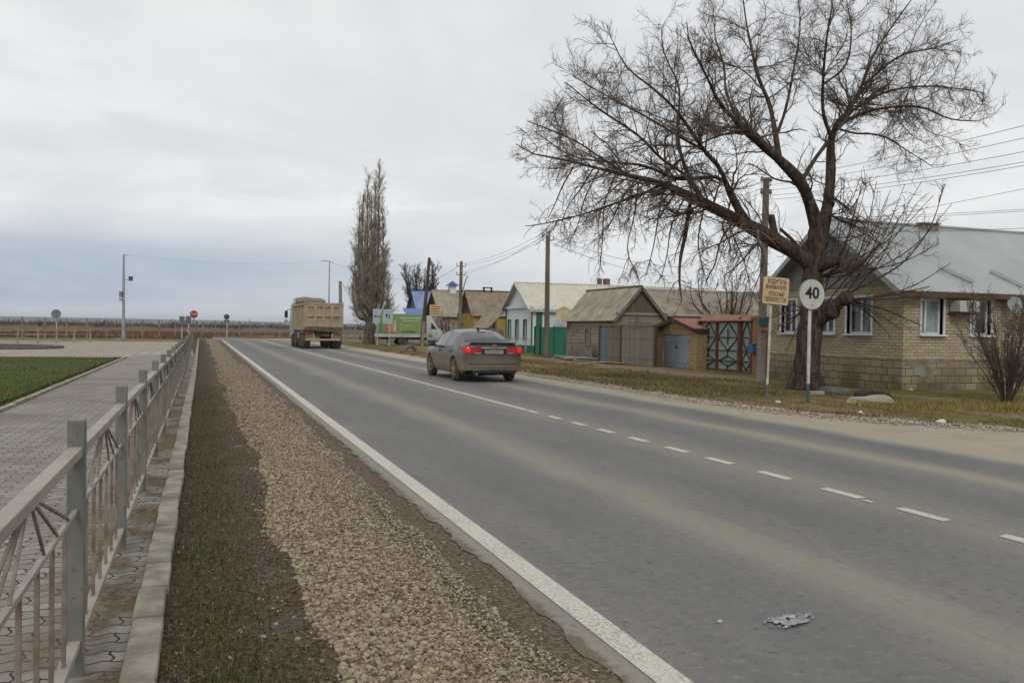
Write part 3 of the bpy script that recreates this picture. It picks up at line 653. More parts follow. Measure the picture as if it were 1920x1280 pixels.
    grow(resample([tr, Hh, E], 10)[:, 4:], 2.2, (0, 0, .1), 1.1, .1, 6, 6)
    V, Fq = cat_meshes(parts); npmesh('crown', V, Fq, mtwig, root)
    print('tree faces', len(Fq))
big_tree()
def poplar():
    bx, by = 13.7, 74.6; root = thing('poplar_tree', 'tall narrow leafless poplar with two spires beside the road signs', 'tree', (bx, by, 0))
    mb = MB(); mb.tube([(bx,by,-.2),(bx+.05,by,1.0),(bx+.15,by,2.4)], [.62,.48,.42], 10)
    stems = []
    tops = [(.75,15.9,.2),(-.28,14.6,-.2),(.2,13.2,.5),(-.9,12.0,.2),(1.05,11.5,-.3),(-.5,10.5,-.6),(.55,12.2,-.7),(-1.2,8.6,0),(1.35,8.4,.4),(.1,9.5,-.9),(-.8,7.4,.8),(1.0,7.6,-.9),(-1.45,6.2,-.4),(1.55,6.0,0),(.4,14.2,.0),(-.65,13.1,.0)]
    for dx, h, dy in tops:
        pts = [(bx+.12,by,1.6+random.uniform(0,.8),.15),(bx+dx*.75+.1,by+dy*.7,h*.38,.10),(bx+dx*1.05,by+dy,h*.68,.055),(bx+dx,by+dy,h,.02)]
        c = catmull(pts, 12); stems.append(c); mb.tube([p[:3] for p in c], list(np.maximum(c[:, 3], .012)), 6)
    mb.build('trunk', m_bark('poplar_bark', '4a4238', '6e6354', 6), root, smooth=1.2)
    Q = np.array(stems); parts = []
    c1, r1 = spawn(Q[..., :3], Q[..., 3], 11, 0, (.3, .95), 7, (0, 0, 1.0), .12, .05, .5, .018, .5, 2.4, lfix=1.35)
    c2, r2 = spawn(c1, r1, 6.5, .5, (.35, .9), 4, (0, 0, .7), .14, .1, .6, .013, .3, .9)
    c3, r3 = spawn(c2, r2, 4, .6, (.3, .9), 3, (0, 0, .5), .15, .1, .6, .011, .25, .55)
    for c, r in ((c1, r1), (c2, r2), (c3, r3)): parts.append(tubes_np(c, r, 3))
    V, Fq = cat_meshes(parts); npmesh('crown', V, Fq, simple('poplar_twigs', '8a7e71', 'a89c8c', .9, .9), root); print('poplar', len(Fq))
poplar()
def small_tree(name, label, base, h, wid, nst, mat_t, mat_c, cat='tree', d1=4, d2=5, d3=4, trop=(0,0,.7), spread=(.35,.9), trunk_h=None, tr=.14, r3=.006, l1=None, group=None):
    bx, by = base; root = thing(name, label, cat, (bx, by, 0), group=group); mb = MB(); stems = []
    th = trunk_h if trunk_h is not None else h*.15
    if th > .05: mb.tube([(bx,by,-.15),(bx+.02,by,th*.6),(bx,by,th+.15)], [tr*1.3,tr,tr*.9], 8)
    for i in range(nst):
        a = 2*pi*i/nst+random.uniform(-.4, .4); rr = wid*.5*random.uniform(.25, 1.0); hh = h*random.uniform(.72, 1.0)
        c = catmull([(bx+.06*cos(a),by+.06*sin(a),max(th-.1, -.05),tr*.62),(bx+rr*.45*cos(a),by+rr*.45*sin(a),th+(hh-th)*.38,tr*.4),(bx+rr*.85*cos(a)+random.uniform(-.1,.1)*wid*.5,by+rr*.85*sin(a),th+(hh-th)*.7,tr*.24),(bx+rr*cos(a),by+rr*sin(a),hh,tr*.06)], 9)
        stems.append(c); mb.tube([p[:3] for p in c], list(np.maximum(c[:, 3], r3)), 6)
    mb.build('trunk', mat_t, root, smooth=1.2); Q = np.array(stems); parts = []
    c1, r1 = spawn(Q[..., :3], Q[..., 3], d1, 0, spread, 6, trop, .13, .12, .5, r3*1.6, .2, h*.4, lfix=l1 or h*.18)
    c2, r2 = spawn(c1, r1, d2, .5, spread, 4, trop, .16, .1, .6, r3*1.15, .12, h*.2)
    c3, r3_ = spawn(c2, r2, d3, .5, spread, 3, trop, .16, .1, .6, r3*.85, .08, h*.12)
    for c, r in ((c1, r1), (c2, r2), (c3, r3_)): parts.append(tubes_np(c, r, 3))
    V, Fq = cat_meshes(parts); npmesh('crown', V, Fq, mat_c, root); return root
small_tree('bare_tree', 'dark rounded leafless tree just right of the tall poplar behind the green board', (gp(757, 640).x*.97+1.2, 86), 8.0, 5.2, 13, mbark, simple('dark_twigs', '3f362f', '584b40', 2, .9), d1=6, d2=8, d3=6., tr=.17, r3=.014, trunk_h=1.0)
mbush = simple('bush_twigs', '4f443c', '6e6055', 2, .9)
small_tree('bare_bush', 'dense leafless bush in front of the brick house wall at the right edge', (16.75, 14.0), 2.4, 2.2, 30, simple('bush_stems', '3d322c', '584a41', 3, .9), mbush, 'bush', d1=7, d2=10, d3=8, tr=.026, r3=.0042, trunk_h=0, trop=(0,0,.8), spread=(.3,.9), l1=.6)
small_tree('leafless_tree', 'small leafless tree behind the lattice gate and its pale shed', (24.5, 36.0), 4.6, 4.6, 12, mbark, mtwig, d1=4, d2=5, d3=4, tr=.12, r3=.010, trunk_h=.8)
small_tree('leafless_bush', 'reddish brown leafless bush against the stone wall behind the grey car', (18.7, 66.2), 2.6, 3.0, 16, mbush, simple('red_twigs', '5a3f3a', '7a5a52', 2, .9), 'bush', d1=5, d2=6, d3=4, tr=.04, r3=.013, trunk_h=0)
small_tree('leafless_bush', 'low dark dry bush at the foot of the green gates', (gp(1056, 668).x, gp(1056, 668).y), .85, 1.1, 14, mbush, mbush, 'bush', d1=6, d2=6, d3=4, tr=.02, r3=.005, trunk_h=0)
small_tree('leafless_bush', 'tiny dry weed clump at the foot of the big bare tree', (gp(1537, 727).x, gp(1537, 727).y), .45, .6, 10, mbush, mbush, 'bush', d1=8, d2=8, d3=4, tr=.012, r3=.003, trunk_h=0)
# ------------------------------------------------------------------ building materials
def m_brick(name, c1, c2, mortar, bw=.25, rh=.085, ms=.009, stain='7a6d56', low=0., flip=False):
    t = NT(name, .9, spec=.2); x, y, z = t.sep(t.pos()); b = t.n('ShaderNodeTexBrick'); t.put(b.inputs['Vector'], t.comb(t.math('ADD', x, y), z, 0))
    b.inputs['Scale'].default_value = 1; b.inputs['Brick Width'].default_value = bw; b.inputs['Row Height'].default_value = rh; b.inputs['Mortar Size'].default_value = ms; b.inputs['Mortar Smooth'].default_value = .3; b.inputs['Bias'].default_value = -.1
    b.inputs['Color1'].default_value = lin(c1); b.inputs['Color2'].default_value = lin(c2); b.inputs['Mortar'].default_value = lin(mortar)
    n = t.noise(1.1, 6); f = t.noise(22, 4); c = t.mix(t.mr(n, .45, .7, 0, .65), b.outputs['Color'], stain); c = t.mix(t.mr(f, .5, .75, 0, .3), c, '5e5445')
    if low: c = t.mix(t.math('MULTIPLY', t.mr(z, low, 0, 0, .7), t.mr(n, .3, .6, .3, 1)), c, '4e4a3c')
    t.col(c); t.bump(b.outputs['Fac'], -.8, .015); return t.done()
def m_planks(name, horiz, w, ca, cb, gap='1f1b18', rough=.9, worn=None):
    t = NT(name, rough, spec=.15); x, y, z = t.sep(t.pos()); q = z if horiz else t.math('ADD', x, y); l = t.math('ADD', x, y) if horiz else z
    k = t.math('DIVIDE', q, w); fr = t.math('FRACT', k); idx = t.math('FLOOR', k); e = t.math('ABSOLUTE', t.math('SUBTRACT', fr, .5))
    wn = t.n('ShaderNodeTexWhiteNoise', noise_dimensions='1D'); t.put(wn.inputs['W'], idx)
    g = t.noise(1, 6, t.comb(t.math('MULTIPLY', q, 26), t.math('MULTIPLY', l, 1.2), idx), .65); n = t.noise(1.3, 5)
    c = t.mix(t.math('ADD', t.math('MULTIPLY', wn.outputs[0], .5), t.math('MULTIPLY', t.mr(g, .3, .7), .5)), ca, cb)
    if worn: c = t.mix(t.mr(n, .5, .62, 0, .85), c, worn)
    c = t.mix(t.mr(e, .455, .49), c, gap); t.col(c); t.bump(t.math('SUBTRACT', g, t.math('MULTIPLY', t.mr(e, .44, .49), 3)), .5, .01); return t.done()
def m_slate(name, ca, cb, moss=None, course=1.0):
    t = NT(name, .92, spec=.15); x, y, z = t.sep(t.pos()); n = t.noise(.9, 6); f = t.noise(12, 5); st = t.noise(1, 5, t.mul3(t.pos(), (3, 3, .6)))
    c = t.mix(t.mr(n, .35, .65), ca, cb); c = t.mix(t.mr(st, .45, .7, 0, .5*course), c, '5b564a'); c = t.mix(t.mr(f, .5, .72, 0, .35*course), c, '4a463c')
    if moss: c = t.mix(t.mr(t.noise(1.7, 6), .5, .62, 0, .7), c, moss)
    t.col(c); t.bump(f, .3, .01); return t.done()
mW = simple('white_paint', 'c9cac8', 'b4b4ae', 1.2, .75, bump=.05); mPVC = simple('window_plastic', 'd6d8da', 'c4c6c6', 2, .45)
def m_glass(name, a='39434c', b='8fa0ac', r=.08):
    t = NT(name, r, spec=.6); n = t.noise(1.4, 3); t.col(t.mix(t.mr(n, .45, .62), a, b)); return t.done()
mGl = m_glass('window_glass', '272e33', '66727a'); mCurt = m_glass('curtained_glass', '6f7c80', '8d9a9c', .12)  # pale noise patches put sky reflections and curtains into the pane colour
mDark = simple('dark_opening', '1b1a19'); mRust = simple('rust_red_steel', '4a2d26', '6b4033', 5, .8, bump=.2); mBlk = simple('black_steel', '24211f', '353029', 6, .7)
mGalv = simple('galvanised_steel', '8d9294', 'a3a7a8', 2, .5, .3); mConc = simple('pole_concrete', '8b8579', '79746a', 3, .9, bump=.4); mWood = simple('old_pole_wood', '5b5349', '746b5e', 4, .95, bump=.6, stretch=(1, 1, .12)); mDkWood = simple('dark_pole_wood', '433b34', '584e44', 4, .95, bump=.6, stretch=(1, 1, .12))
mPost = simple('white_post_paint', 'c6c4bd', '9f9b92', 3, .7); mRub = simple('old_rubber', '23221f', '3b3833', 4, .85, bump=.2)
# ------------------------------------------------------------------ building blocks
def wallq(mb, fn, u0, u1, z0, z1, holes=(), depth=.18):
    us = sorted({u0, u1, *[h[0] for h in holes], *[h[1] for h in holes]}); zs = sorted({z0, z1, *[h[2] for h in holes], *[h[3] for h in holes]})
    for a, b in zip(us, us[1:]):
        for c, d in zip(zs, zs[1:]):
            if any(h[0]-1e-6 <= a and b <= h[1]+1e-6 and h[2]-1e-6 <= c and d <= h[3]+1e-6 for h in holes): continue
            mb.add([fn(a,c,0), fn(b,c,0), fn(b,d,0), fn(a,d,0)], [(0,1,2,3)])
    for (a, b, c, d) in holes:
        for p, q in (((a,c),(b,c)),((b,c),(b,d)),((b,d),(a,d)),((a,d),(a,c))):
            mb.add([fn(*p,0), fn(*q,0), fn(*q,depth), fn(*p,depth)], [(0,1,2,3)])
def fbox(mb, fn, u0, u1, z0, z1, d0, d1):
    vs = [fn(u,z,d) for d in (d0, d1) for (u, z) in ((u0,z0),(u1,z0),(u1,z1),(u0,z1))]
    mb.add(vs, [(0,1,2,3),(7,6,5,4),(0,4,5,1),(1,5,6,2),(2,6,7,3),(3,7,4,0)])
def window(fn, h, parent, mats=(None, None), mull=(.42,), trim=.06, trans=None, depth=.15, sill=True, trimmat=None, name='window'):
    a, b, c, d = h; fm, gm = mats; t = .055
    mb = MB(); fbox(mb, fn, a, a+t, c, d, depth-.05, depth); fbox(mb, fn, b-t, b, c, d, depth-.05, depth); fbox(mb, fn, a+t, b-t, c, c+t, depth-.05, depth); fbox(mb, fn, a+t, b-t, d-t, d, depth-.05, depth)
    for m in mull: u = a+(b-a)*m; fbox(mb, fn, u-.035, u+.035, c+t, d-t, depth-.055, depth-.002)
    if trans: z = c+(d-c)*trans; fbox(mb, fn, a+t, b-t, z-.03, z+.03, depth-.052, depth-.004)
    w = mb.build(name, fm, parent)
    mb = MB(); fbox(mb, fn, a+.01, b-.01, c+.01, d-.01, depth-.02, depth-.01); mb.build('pane', gm, w)
    if trim:
        mb = MB(); k = trim
        fbox(mb, fn, a-k, a, c-k*.5, d+k, -.03, .0+.16); fbox(mb, fn, b, b+k, c-k*.5, d+k, -.03, .16); fbox(mb, fn, a, b, d, d+k, -.03, .16); mb.build('frame', trimmat or fm, w)
    if sill:
        mb = MB(); fbox(mb, fn, a-trim-.02, b+trim+.02, c-.05, c, -.10, .14); mb.build('sill', trimmat or fm, w)
    return w
def roof_slab(mb, pt, a0, a1, sA, zA, sB, zB, th=.03, amp=.02, pitch=.15, sag=0.):
    n = max(2, int((a1-a0)/pitch*4)) if amp else 6; m = 5; vs = []; L = sqrt((sB-sA)**2+(zB-zA)**2); ns, nz = -(zB-zA)/L, (sB-sA)/L
    if nz < 0: ns, nz = -ns, -nz
    for i in range(n+1):
        a = a0+(a1-a0)*i/n; w = amp*sin(2*pi*(a-a0)/pitch)
        for j in range(m):
            f = j/(m-1); s = sA+(sB-sA)*f; z = zA+(zB-zA)*f-sag*sin(pi*f)*(.5+.5*sin(pi*i/n))
            for k in (0, 1): q = w-th*k; vs.append(pt(a, s+ns*q, z+nz*q))
    I = lambda i, j, k: (i*m+j)*2+k; fs = []
    for i in range(n):
        for j in range(m-1):
            fs += [(I(i,j,0),I(i+1,j,0),I(i+1,j+1,0),I(i,j+1,0)), (I(i,j,1),I(i,j+1,1),I(i+1,j+1,1),I(i+1,j,1))]
        fs += [(I(i,0,0),I(i,0,1),I(i+1,0,1),I(i+1,0,0)), (I(i,m-1,0),I(i+1,m-1,0),I(i+1,m-1,1),I(i,m-1,1))]
    for j in range(m-1): fs += [(I(0,j,0),I(0,j+1,0),I(0,j+1,1),I(0,j,1)), (I(n,j,0),I(n,j,1),I(n,j+1,1),I(n,j+1,0))]
    mb.add(vs, fs)
def house(name, label, axis, g0, g1, s0, s1, eave, ridge, og, os_, mw, mroof, mgab, amp=.02, pitch=.15, gholes=(), sholes=(), cat='house', mcap=None, base=None, rmid=None, fascia=None, eave2=None, rake=None):
    """ridge runs along axis; gable wall at g0 and side wall at s0 face the viewer"""
    pt = (lambda a, s, z: (a, s, z)) if axis == 'x' else (lambda a, s, z: (s, a, z))
    sm = rmid if rmid else (s0+s1)/2; e2 = eave2 or eave
    root = thing(name, label, cat, pt((g0+g1)/2, sm, 0))
    fg = lambda u, z, d: pt(g0+d, u, z)      # gable wall, u along s
    fs = lambda u, z, d: pt(u, s0+d, z)      # side wall, u along a
    mb = MB(); wallq(mb, fg, s0, s1, -.1, min(eave, e2), gholes); wallq(mb, fs, g0, g1, -.1, eave, sholes)
    mb.add([pt(g1,s0,-.1), pt(g1,s1,-.1), pt(g1,s1,e2), pt(g1,sm,ridge-.06), pt(g1,s0,eave)], [(0,1,2,3,4)]); mb.add([pt(g0,s1,-.1), pt(g1,s1,-.1), pt(g1,s1,e2), pt(g0,s1,e2)], [(0,1,2,3)])
    mb.add([pt(g0+.19,s0+.19,-.1), pt(g1,s0+.19,-.1), pt(g1,s0+.19,eave), pt(g0+.19,s0+.19,eave)], [(0,1,2,3)])
    mb.add([pt(g0+.19,s0+.19,-.1), pt(g0+.19,s1,-.1), pt(g0+.19,s1,eave), pt(g0+.19,s0+.19,eave)], [(0,1,2,3)])
    mb.build('wall', mw, root)
    k = (ridge-eave)/(sm-s0); k2 = (ridge-e2)/(s1-sm)
    mb = MB(); mb.prism([pt(g0-.03,s0,eave-.02), pt(g0-.03,s1,e2-.02), pt(g0-.03,sm,ridge-.05)], pt(0,0,0), pt(.06,0,0)); mb.build('gable', mgab, root)
    mb = MB(); roof_slab(mb, pt, g0-og, g1+.2, s0-os_, eave-os_*k, sm, ridge, amp=amp, pitch=pitch); roof_slab(mb, pt, g0-og, g1+.2, s1+os_, e2-os_*k2, sm, ridge, amp=amp, pitch=pitch)
    rf = mb.build('roof', mroof, root, smooth=1.0)
    mb = MB(); w = .14
    for (s, z) in ((s0-os_, eave-os_*k), (s1+os_, e2-os_*k2)):
        a = Vector(pt(g0-og-.015, s, z-.07)); b = Vector(pt(g0-og-.015, sm, ridge-.07)); mb.bar(a, b, .03, w, up=(0, 0, 1))
    if rake: mb.build('rake_trim', rake, rf); mb = MB()
    if fascia: mb.bar(pt(g0-og+.02, s0-os_+.03, eave-os_*k-.09), pt(g1, s0-os_+.03, eave-os_*k-.09), .03, .12)
    mb.build('bargeboard', fascia or mcap or mroof, rf)
    mb = MB(); mb.tube([pt(g0-og, sm, ridge+.01), pt(g1+.2, sm, ridge+.01)], .06, 6); mb.build('ridge_cap', mcap or mroof, rf)
    return root, rf, pt, fg, fs
# ------------------------------------------------------------------ the brick house on the right
mBr = m_brick('silicate_brick', 'b3a78f', 'a1957c', '6a5f50', stain='988667', low=0); mBlk2 = m_brick('foundation_blocks', 'a0927a', '8a7d66', '4f473b', .42, .2, .014, low=.9)
mTin = NT('tin_roof', .42, .25, .5); _n = mTin.noise(.7, 5); mTin.col(mTin.mix(mTin.mr(_n, .35, .65), '989c9c', 'a4a8a7')); mTin = mTin.done()
mRib = m_planks('ribbed_gable_sheet', False, .12, '787976', '8b8b87', '4d4e4c', .6)
mBrown = simple('brown_fascia', '4a352b', '5d4538', 4, .8)
gw = [(18.85, 19.80, 1.50, 2.52), (20.33, 21.10, 1.50, 2.52), (22.02, 22.75, 1.50, 2.52)]; sw = [(18.03, 18.78, 1.51, 2.47), (19.79, 20.50, 1.51, 2.47), (23.4, 24.1, 1.51, 2.47)]
hr, hroof, pt, fg, fs = house('brick_house', 'tan brick house with a large grey tin roof behind the big bare tree', 'x', 17.42, 31.0, 17.7, 23.3, 2.86, 4.84, .42, .30, mBr, mTin, mRib, amp=.006, pitch=.22, gholes=gw, sholes=sw, mcap=mTin, fascia=mBrown, rake=mTin)
for h in gw: window(fg, h, hr, (mPVC, mGl), mull=(.5,), trim=.06)
for i, h in enumerate(sw): window(fs, h, hr, (mPVC, mCurt if i == 0 else mGl), mull=(.32,), trim=.06)
mb = MB(); mb.box(17.35, 17.62, -.1, 31, 17.72, .86); mb.box(17.35, 17.73, -.1, 17.44, 23.36, .86); fo = mb.build('foundation', mBlk2, hr)
mcem = simple('cement_patch', '6f6a60', '8a857a', 3, .95, bump=.5)
mb = MB()
def blob(cx, cz, rx, rz, y, n=18):
    P = [Vector((cx+rx*cos(2*pi*i/n)*(1+random.uniform(-.25,.2)), y, cz+rz*sin(2*pi*i/n)*(1+random.uniform(-.3,.2)))) for i in range(n)]; mb.prism(P, (0,0,0), (0,.03,0))
blob(17.75, .74, .42, .09, 17.612); blob(18.5, .80, .6, .06, 17.609); blob(18.1, .52, .42, .16, 17.606); blob(19.7, .74, .25, .08, 17.611)
mb.build('cement_patch', mcem, hr, label if False else None) if False else mb.build('cement_patch', mcem, hr)
mb = MB(); c0 = atY(1738, 424, 20.45)
mb.box(c0.x-.33, 20.3, 4.72, c0.x+.33, 20.7, 4.90); mb.box(c0.x-.38, 20.25, 4.90, c0.x+.38, 20.75, 4.93); mb.build('chimney', simple('chimney_stone', '6f675c', '8a8175', 6), hroof)
for (u0, v0, u1, v1) in ((1762, 503, 1823, 531), (1856, 510, 1918, 540), (1955, 520, 2015, 549)):
    def onroof(u, v):
        d = ray(u, v); k = (4.84-2.86)/2.8; n = Vector((0, -k, 1)); p0 = Vector((0, 17.7, 2.86)); return CAM+d*((p0-CAM).dot(n)/d.dot(n))
    mb = MB(); mb.bar(onroof(u0, v0)+Vector((0,-.02,.05)), onroof(u1, v1)+Vector((0,-.02,.05)), .05, .09); mb.build('snow_guard', simple('pale_flashing', 'a9b2b4'), hroof)
# things hung on it
ac = thing('air_conditioner', 'white air conditioner box hung on the brick wall between two windows', 'air conditioner', (19.3, 17.45, 2.1))
mAC = simple('ac_enamel', 'c3c4c0', 'a9aaa4', 3, .5)
mb = MB(); mb.box(18.98, 17.32, 2.12, 19.66, 17.66, 2.42); mb.build('casing', mAC, ac, bevel=.015)
mb = MB(); mb.box(19.22, 17.305, 2.15, 19.50, 17.325, 2.39)
mb.build('grille', simple('ac_grille', '8d8d87', '79796f'), ac)
mb = MB()
for i in range(9): mb.box(19.225, 17.298, 2.165+i*.025, 19.495, 17.306, 2.175+i*.025)
mb.build('louvre', mAC, ac)
mb = MB(); mb.box(18.95, 17.4, 2.06, 19.70, 17.70, 2.10); mb.build('bracket', mBrown, ac)
def dish(name, label, c, rad, nrm, wallp, col=mW):
    root = thing(name, label, 'satellite dish', c); n = Vector(nrm).normalized(); mb = MB(); prof = [(rad*.02, -.12*rad), (rad*.5, -.09*rad), (rad*.8, -.04*rad), (rad, .03*rad), (rad, .05*rad), (rad*.8, -.02*rad), (rad*.5, -.07*rad), (rad*.02, -.1*rad)]
    mb.lathe(c, n, prof, 26); mb.build('reflector', col, root, smooth=.8)
    mb = MB(); c = Vector(c); f = c+n*rad*.9-Vector((0,0,rad*.25)); mb.tube([c-Vector((0,0,rad*.95))+n*.02, f], .012, 6); mb.build('feed_arm', mGalv, root)
    mb = MB(); mb.lathe(f, -n, [(.03,-.02),(.035,.06),(.02,.08)], 10); mb.build('receiver', mGalv, root)
    mb = MB(); mb.tube([c-n*.1*rad, Vector(wallp)], .018, 6); mb.build('mount', mGalv, root)
p = atY(1903, 570, 17.35); dish('satellite_dish', 'grey satellite dish on the brick house wall above the bush', tuple(p), .22, (-.3, -1, .25), (p.x, 17.72, p.z-.1), simple('grey_dish', '9aa0a4', '868b8e', 2, .6))
mb = MB(); a = atY(1688, 556, 17.69); mb.box(a.x, 17.675, 2.41, a.x+.33, 17.699, 2.53); pl = mb.build('house_plaque', simple('pale_plaque', 'b4b6ae', '9a9d98', 8), None); tag(pl, 'small pale plaque on the brick house wall left of the first window', 'plaque')
# ------------------------------------------------------------------ lattice gate
gx = 18.7
gate = thing('lattice_gate', 'rusty framed metal gates with diamond lattice beside the brick house', 'gate', (gx, 27.8, 0))
mSheet = simple('gate_sheet', '7d8480', '949a93', 1.5, .7)
YS = [29.52, 28.30, 26.88, 26.72, 26.02]; zt = 1.88
for y in (29.52, 26.80, 26.0):
    mb = MB(); mb.box(gx-.06, y-.06, -.1, gx+.06, y+.06, 2.05); mb.build('post', mRust, gate)
def leaf(nm, y0, y1, pat):
    mb = MB(); mb.box(gx+.012, y1+.03, .06, gx+.02, y0-.03, zt); lf = mb.build(nm, mSheet, gate)
    mb = MB(); fr = lambda a, b, w=.045, m=0: mb.bar((gx-.012, *a), (gx-.012, *b), w, .045)
    A, B = y0-.045, y1+.045
    fr((A,.05),(A,zt)); fr((B,.05),(B,zt)); fr((A,.07),(B,.07)); fr((A,zt),(B,zt)); mb.build('frame', mRust, lf)
    mb = MB(); m = (A+B)/2; fr = lambda a, b, w=.03: mb.bar((gx-.015, *a), (gx-.015, *b), w, .03)
    if pat == 'big':
        for a, b in (((m,zt),(A,1.3)),((m,zt),(B,1.3)),((A,1.3),(m,.80)),((B,1.3),(m,.80)),((A,1.3),(B,1.3)),((A,.80),(B,.80)),((m,.80),(m,.60)),((m,.60),(A-.1*(A-m),.40)),((m,.60),(B-.1*(B-m),.40)),((A-.1*(A-m),.40),(m,.22)),((B-.1*(B-m),.40),(m,.22)),((A-.1*(A-m),.4),(B-.1*(B-m),.4)),((m,.22),(m,.07)),((m,1.62),(m,1.02))): fr(a, b)
    else:
        for a, b in (((m,zt),(A,1.3)),((m,zt),(B,1.3)),((A,1.3),(m,.80)),((B,1.3),(m,.80)),((A,.8),(B,.8)),((m,.78),(A,.42)),((m,.78),(B,.42)),((A,.42),(m,.09)),((B,.42),(m,.09)),((A,1.3),(B,1.3)),((A,.42),(B,.42))): fr(a, b, .026)
    mb.build('lattice', mBlk, lf)
leaf('gate_leaf', 29.46, 28.30, 'big'); leaf('gate_leaf', 28.29, 26.87, 'big'); leaf('wicket', 26.73, 26.06, 'small')
mRed = simple('salmon_tiles', '80594d', '966d60', 5, .85, bump=.3)
mb = MB()
ptv = lambda a, s, z: (s, a, z)
roof_slab(mb, ptv, 25.95, 29.6, gx-.16, 1.93, gx+.22, 2.14, amp=.012, pitch=.12); mb.build('visor', mRed, gate, smooth=1)
mb = MB(); mb.box(gx-.1, 25.25, -.1, gx+.28, 25.92, 1.98); mb.box(gx-.14, 25.2, 1.98, gx+.32, 25.97, 2.06); pil = mb.build('gate_pillar', m_brick('ochre_brick', 'a07a48', '8d6a3e', '5a4a36')); tag(pil, 'ochre brick pillar between the lattice gates and the wooden pole', 'pillar')
mbx = thing('mailbox', 'blue mailbox hung on the brick gate pillar', 'mailbox', (gx-.16, 25.84, .95)); mBlue = simple('mailbox_blue', '2e5283', '3e659a', 6, .5)
mb = MB(); mb.box(gx-.24, 25.70, .74, gx-.105, 25.97, 1.06); mb.build('case', mBlue, mbx, bevel=.01); mb = MB(); mb.prism([Vector((gx-.26,25.68,1.06)),Vector((gx-.10,25.68,1.12)),Vector((gx-.10,25.68,1.06))],(0,0,0),(0,.31,0)); mb.build('lid', mBlue, mbx)
# pale shed and brick garage
mOch = m_brick('garage_brick', 'b3976c', '9d835b', '66563f')
gr_, grf, _, fg2, fs2 = house('garage', 'small ochre brick garage with a grey double door', 'x', 18.2, 23.0, 28.98, 32.1, 1.66, 2.06, .22, .12, mOch, mRed, mOch, amp=.015, pitch=.13, gholes=[(29.52, 31.55, 0.0, 1.36)], cat='garage', mcap=simple('dark_eaves', '3a2a26'), fascia=simple('dark_fascia', '40302b'))
mGd = simple('grey_door_paint', '7c828a', '8b9096', 1.3, .6)
for a, b in ((29.53, 30.53), (30.55, 31.54)):
    mb = MB(); mb.box(18.24, a, .02, 18.28, b, 1.35); d = mb.build('door', mGd, gr_)
    for k in (.25, 1.1): mb = MB(); mb.box(18.225, a+.06, k-.03, 18.241, b-.06, k+.03); mb.build('rail', mGd, d)
mb = MB(); mb.disc((18.215, 30.5, .86), (1,0,0), .05, .05, 12); mb.build('lock', mBlk, gr_)
mb = MB(); a = atY(1380, 590, 33); b = atY(1425, 590, 33)
sh = thing('shed', 'pale grey flat-roofed shed behind the lattice gates', 'shed', (a.x+.5, 33.5, 0)); mb.box(a.x, 33.0, -.1, b.x+1.0, 35, 2.12); mb.build('wall', simple('pale_shed_paint', '8f9a9c', 'a0a9aa', 2, .7), sh)
mb = MB(); roof_slab(mb, lambda a_, s, z: (a_, s, z), a.x-.15, b.x+1.2, 32.8, 2.13, 35.2, 2.35, amp=.02, pitch=.15); mb.build('roof', m_slate('shed_slate', '7a7269', '8a7a70'), sh, smooth=1)
# plank gates in front of the barn
wg = thing('plank_gates', 'weathered grey plank gates between the old barn and the garage', 'gate', (17.4, 33.5, 0))
mPl = m_planks('grey_planks', False, .13, '6f695f', '8b857a', worn='7b746a'); mPl2 = m_planks('blue_planks', False, .15, '56696e', '6c7f84'); mPl3 = m_planks('brown_planks', False, .11, '665c50', '857a6b')
for (u0, u1, zt_, m, dx) in ((1125.5, 1136.5, 1.62, mPl2, 0), (1137.5, 1162.5, 1.66, mPl3, .02), (1166, 1180, 1.66, mPl, 0), (1180.7, 1199, 1.66, mPl, .03), (1200.5, 1227, 1.68, mPl, .01)):
    y0 = atX(u0, 640, 17.4).y; y1 = atX(u1, 640, 17.4).y; mb = MB(); mb.box(17.4+dx, y1, .04, 17.44+dx, y0, zt_); l = mb.build('gate_leaf', m, wg)
    for z in (.35, 1.2): mb = MB(); mb.box(17.385+dx, y1+.04, z-.04, 17.402+dx, y0-.04, z+.04); mb.build('batten', m, l)
for u in (1124.5, 1164, 1228): y = atX(u, 640, 17.4).y; mb = MB(); mb.box(17.36, y-.06, -.1, 17.48, y+.06, 1.74); mb.build('post', mDkWood, wg)
mb = MB(); mb.box(17.37, atX(1228, 640, 17.4).y, 1.70, 17.47, atX(1124, 640, 17.4).y, 1.78); mb.build('lintel', mPl3, wg)
# old barn
mSid = m_planks('barn_siding', True, .17, '7b7266', '978d7e', worn='6a6257'); mBarnR = m_slate('barn_slate', '969080', 'a6a08d', '86816a')
br_, brf, _, fgb, fsb = house('old_barn', 'weathered wooden barn with a sagging mossy slate roof', 'y', 35.3, 41.0, 17.9, 20.35, 2.2, 3.56, .18, .22, mSid, mBarnR, m_planks('barn_gable', False, .16, '5a5248', '6d655a'), amp=.02, pitch=.17, cat='barn', rmid=19.1, mcap=simple('grey_batten', '6e675b', '5a5349'), sholes=[(38.1, 38.65, .78, 1.55), (36.4, 36.9, .75, 1.6)])
for h in ((38.1, 38.65, .78, 1.55), (36.4, 36.9, .75, 1.6)): window(fsb, h, br_, (simple('worn_window_paint', '8f9290', '747672', 6), mGl), mull=(.5,), trim=.08, trans=.6, depth=.08, trimmat=m_planks('window_boards', False, .1, '77716a', '8b857c'))
mb = MB(); mb.box(17.85, 35.26, 2.24, 20.6, 35.275, 2.34); mb.build('gable_board', mSid, br_)
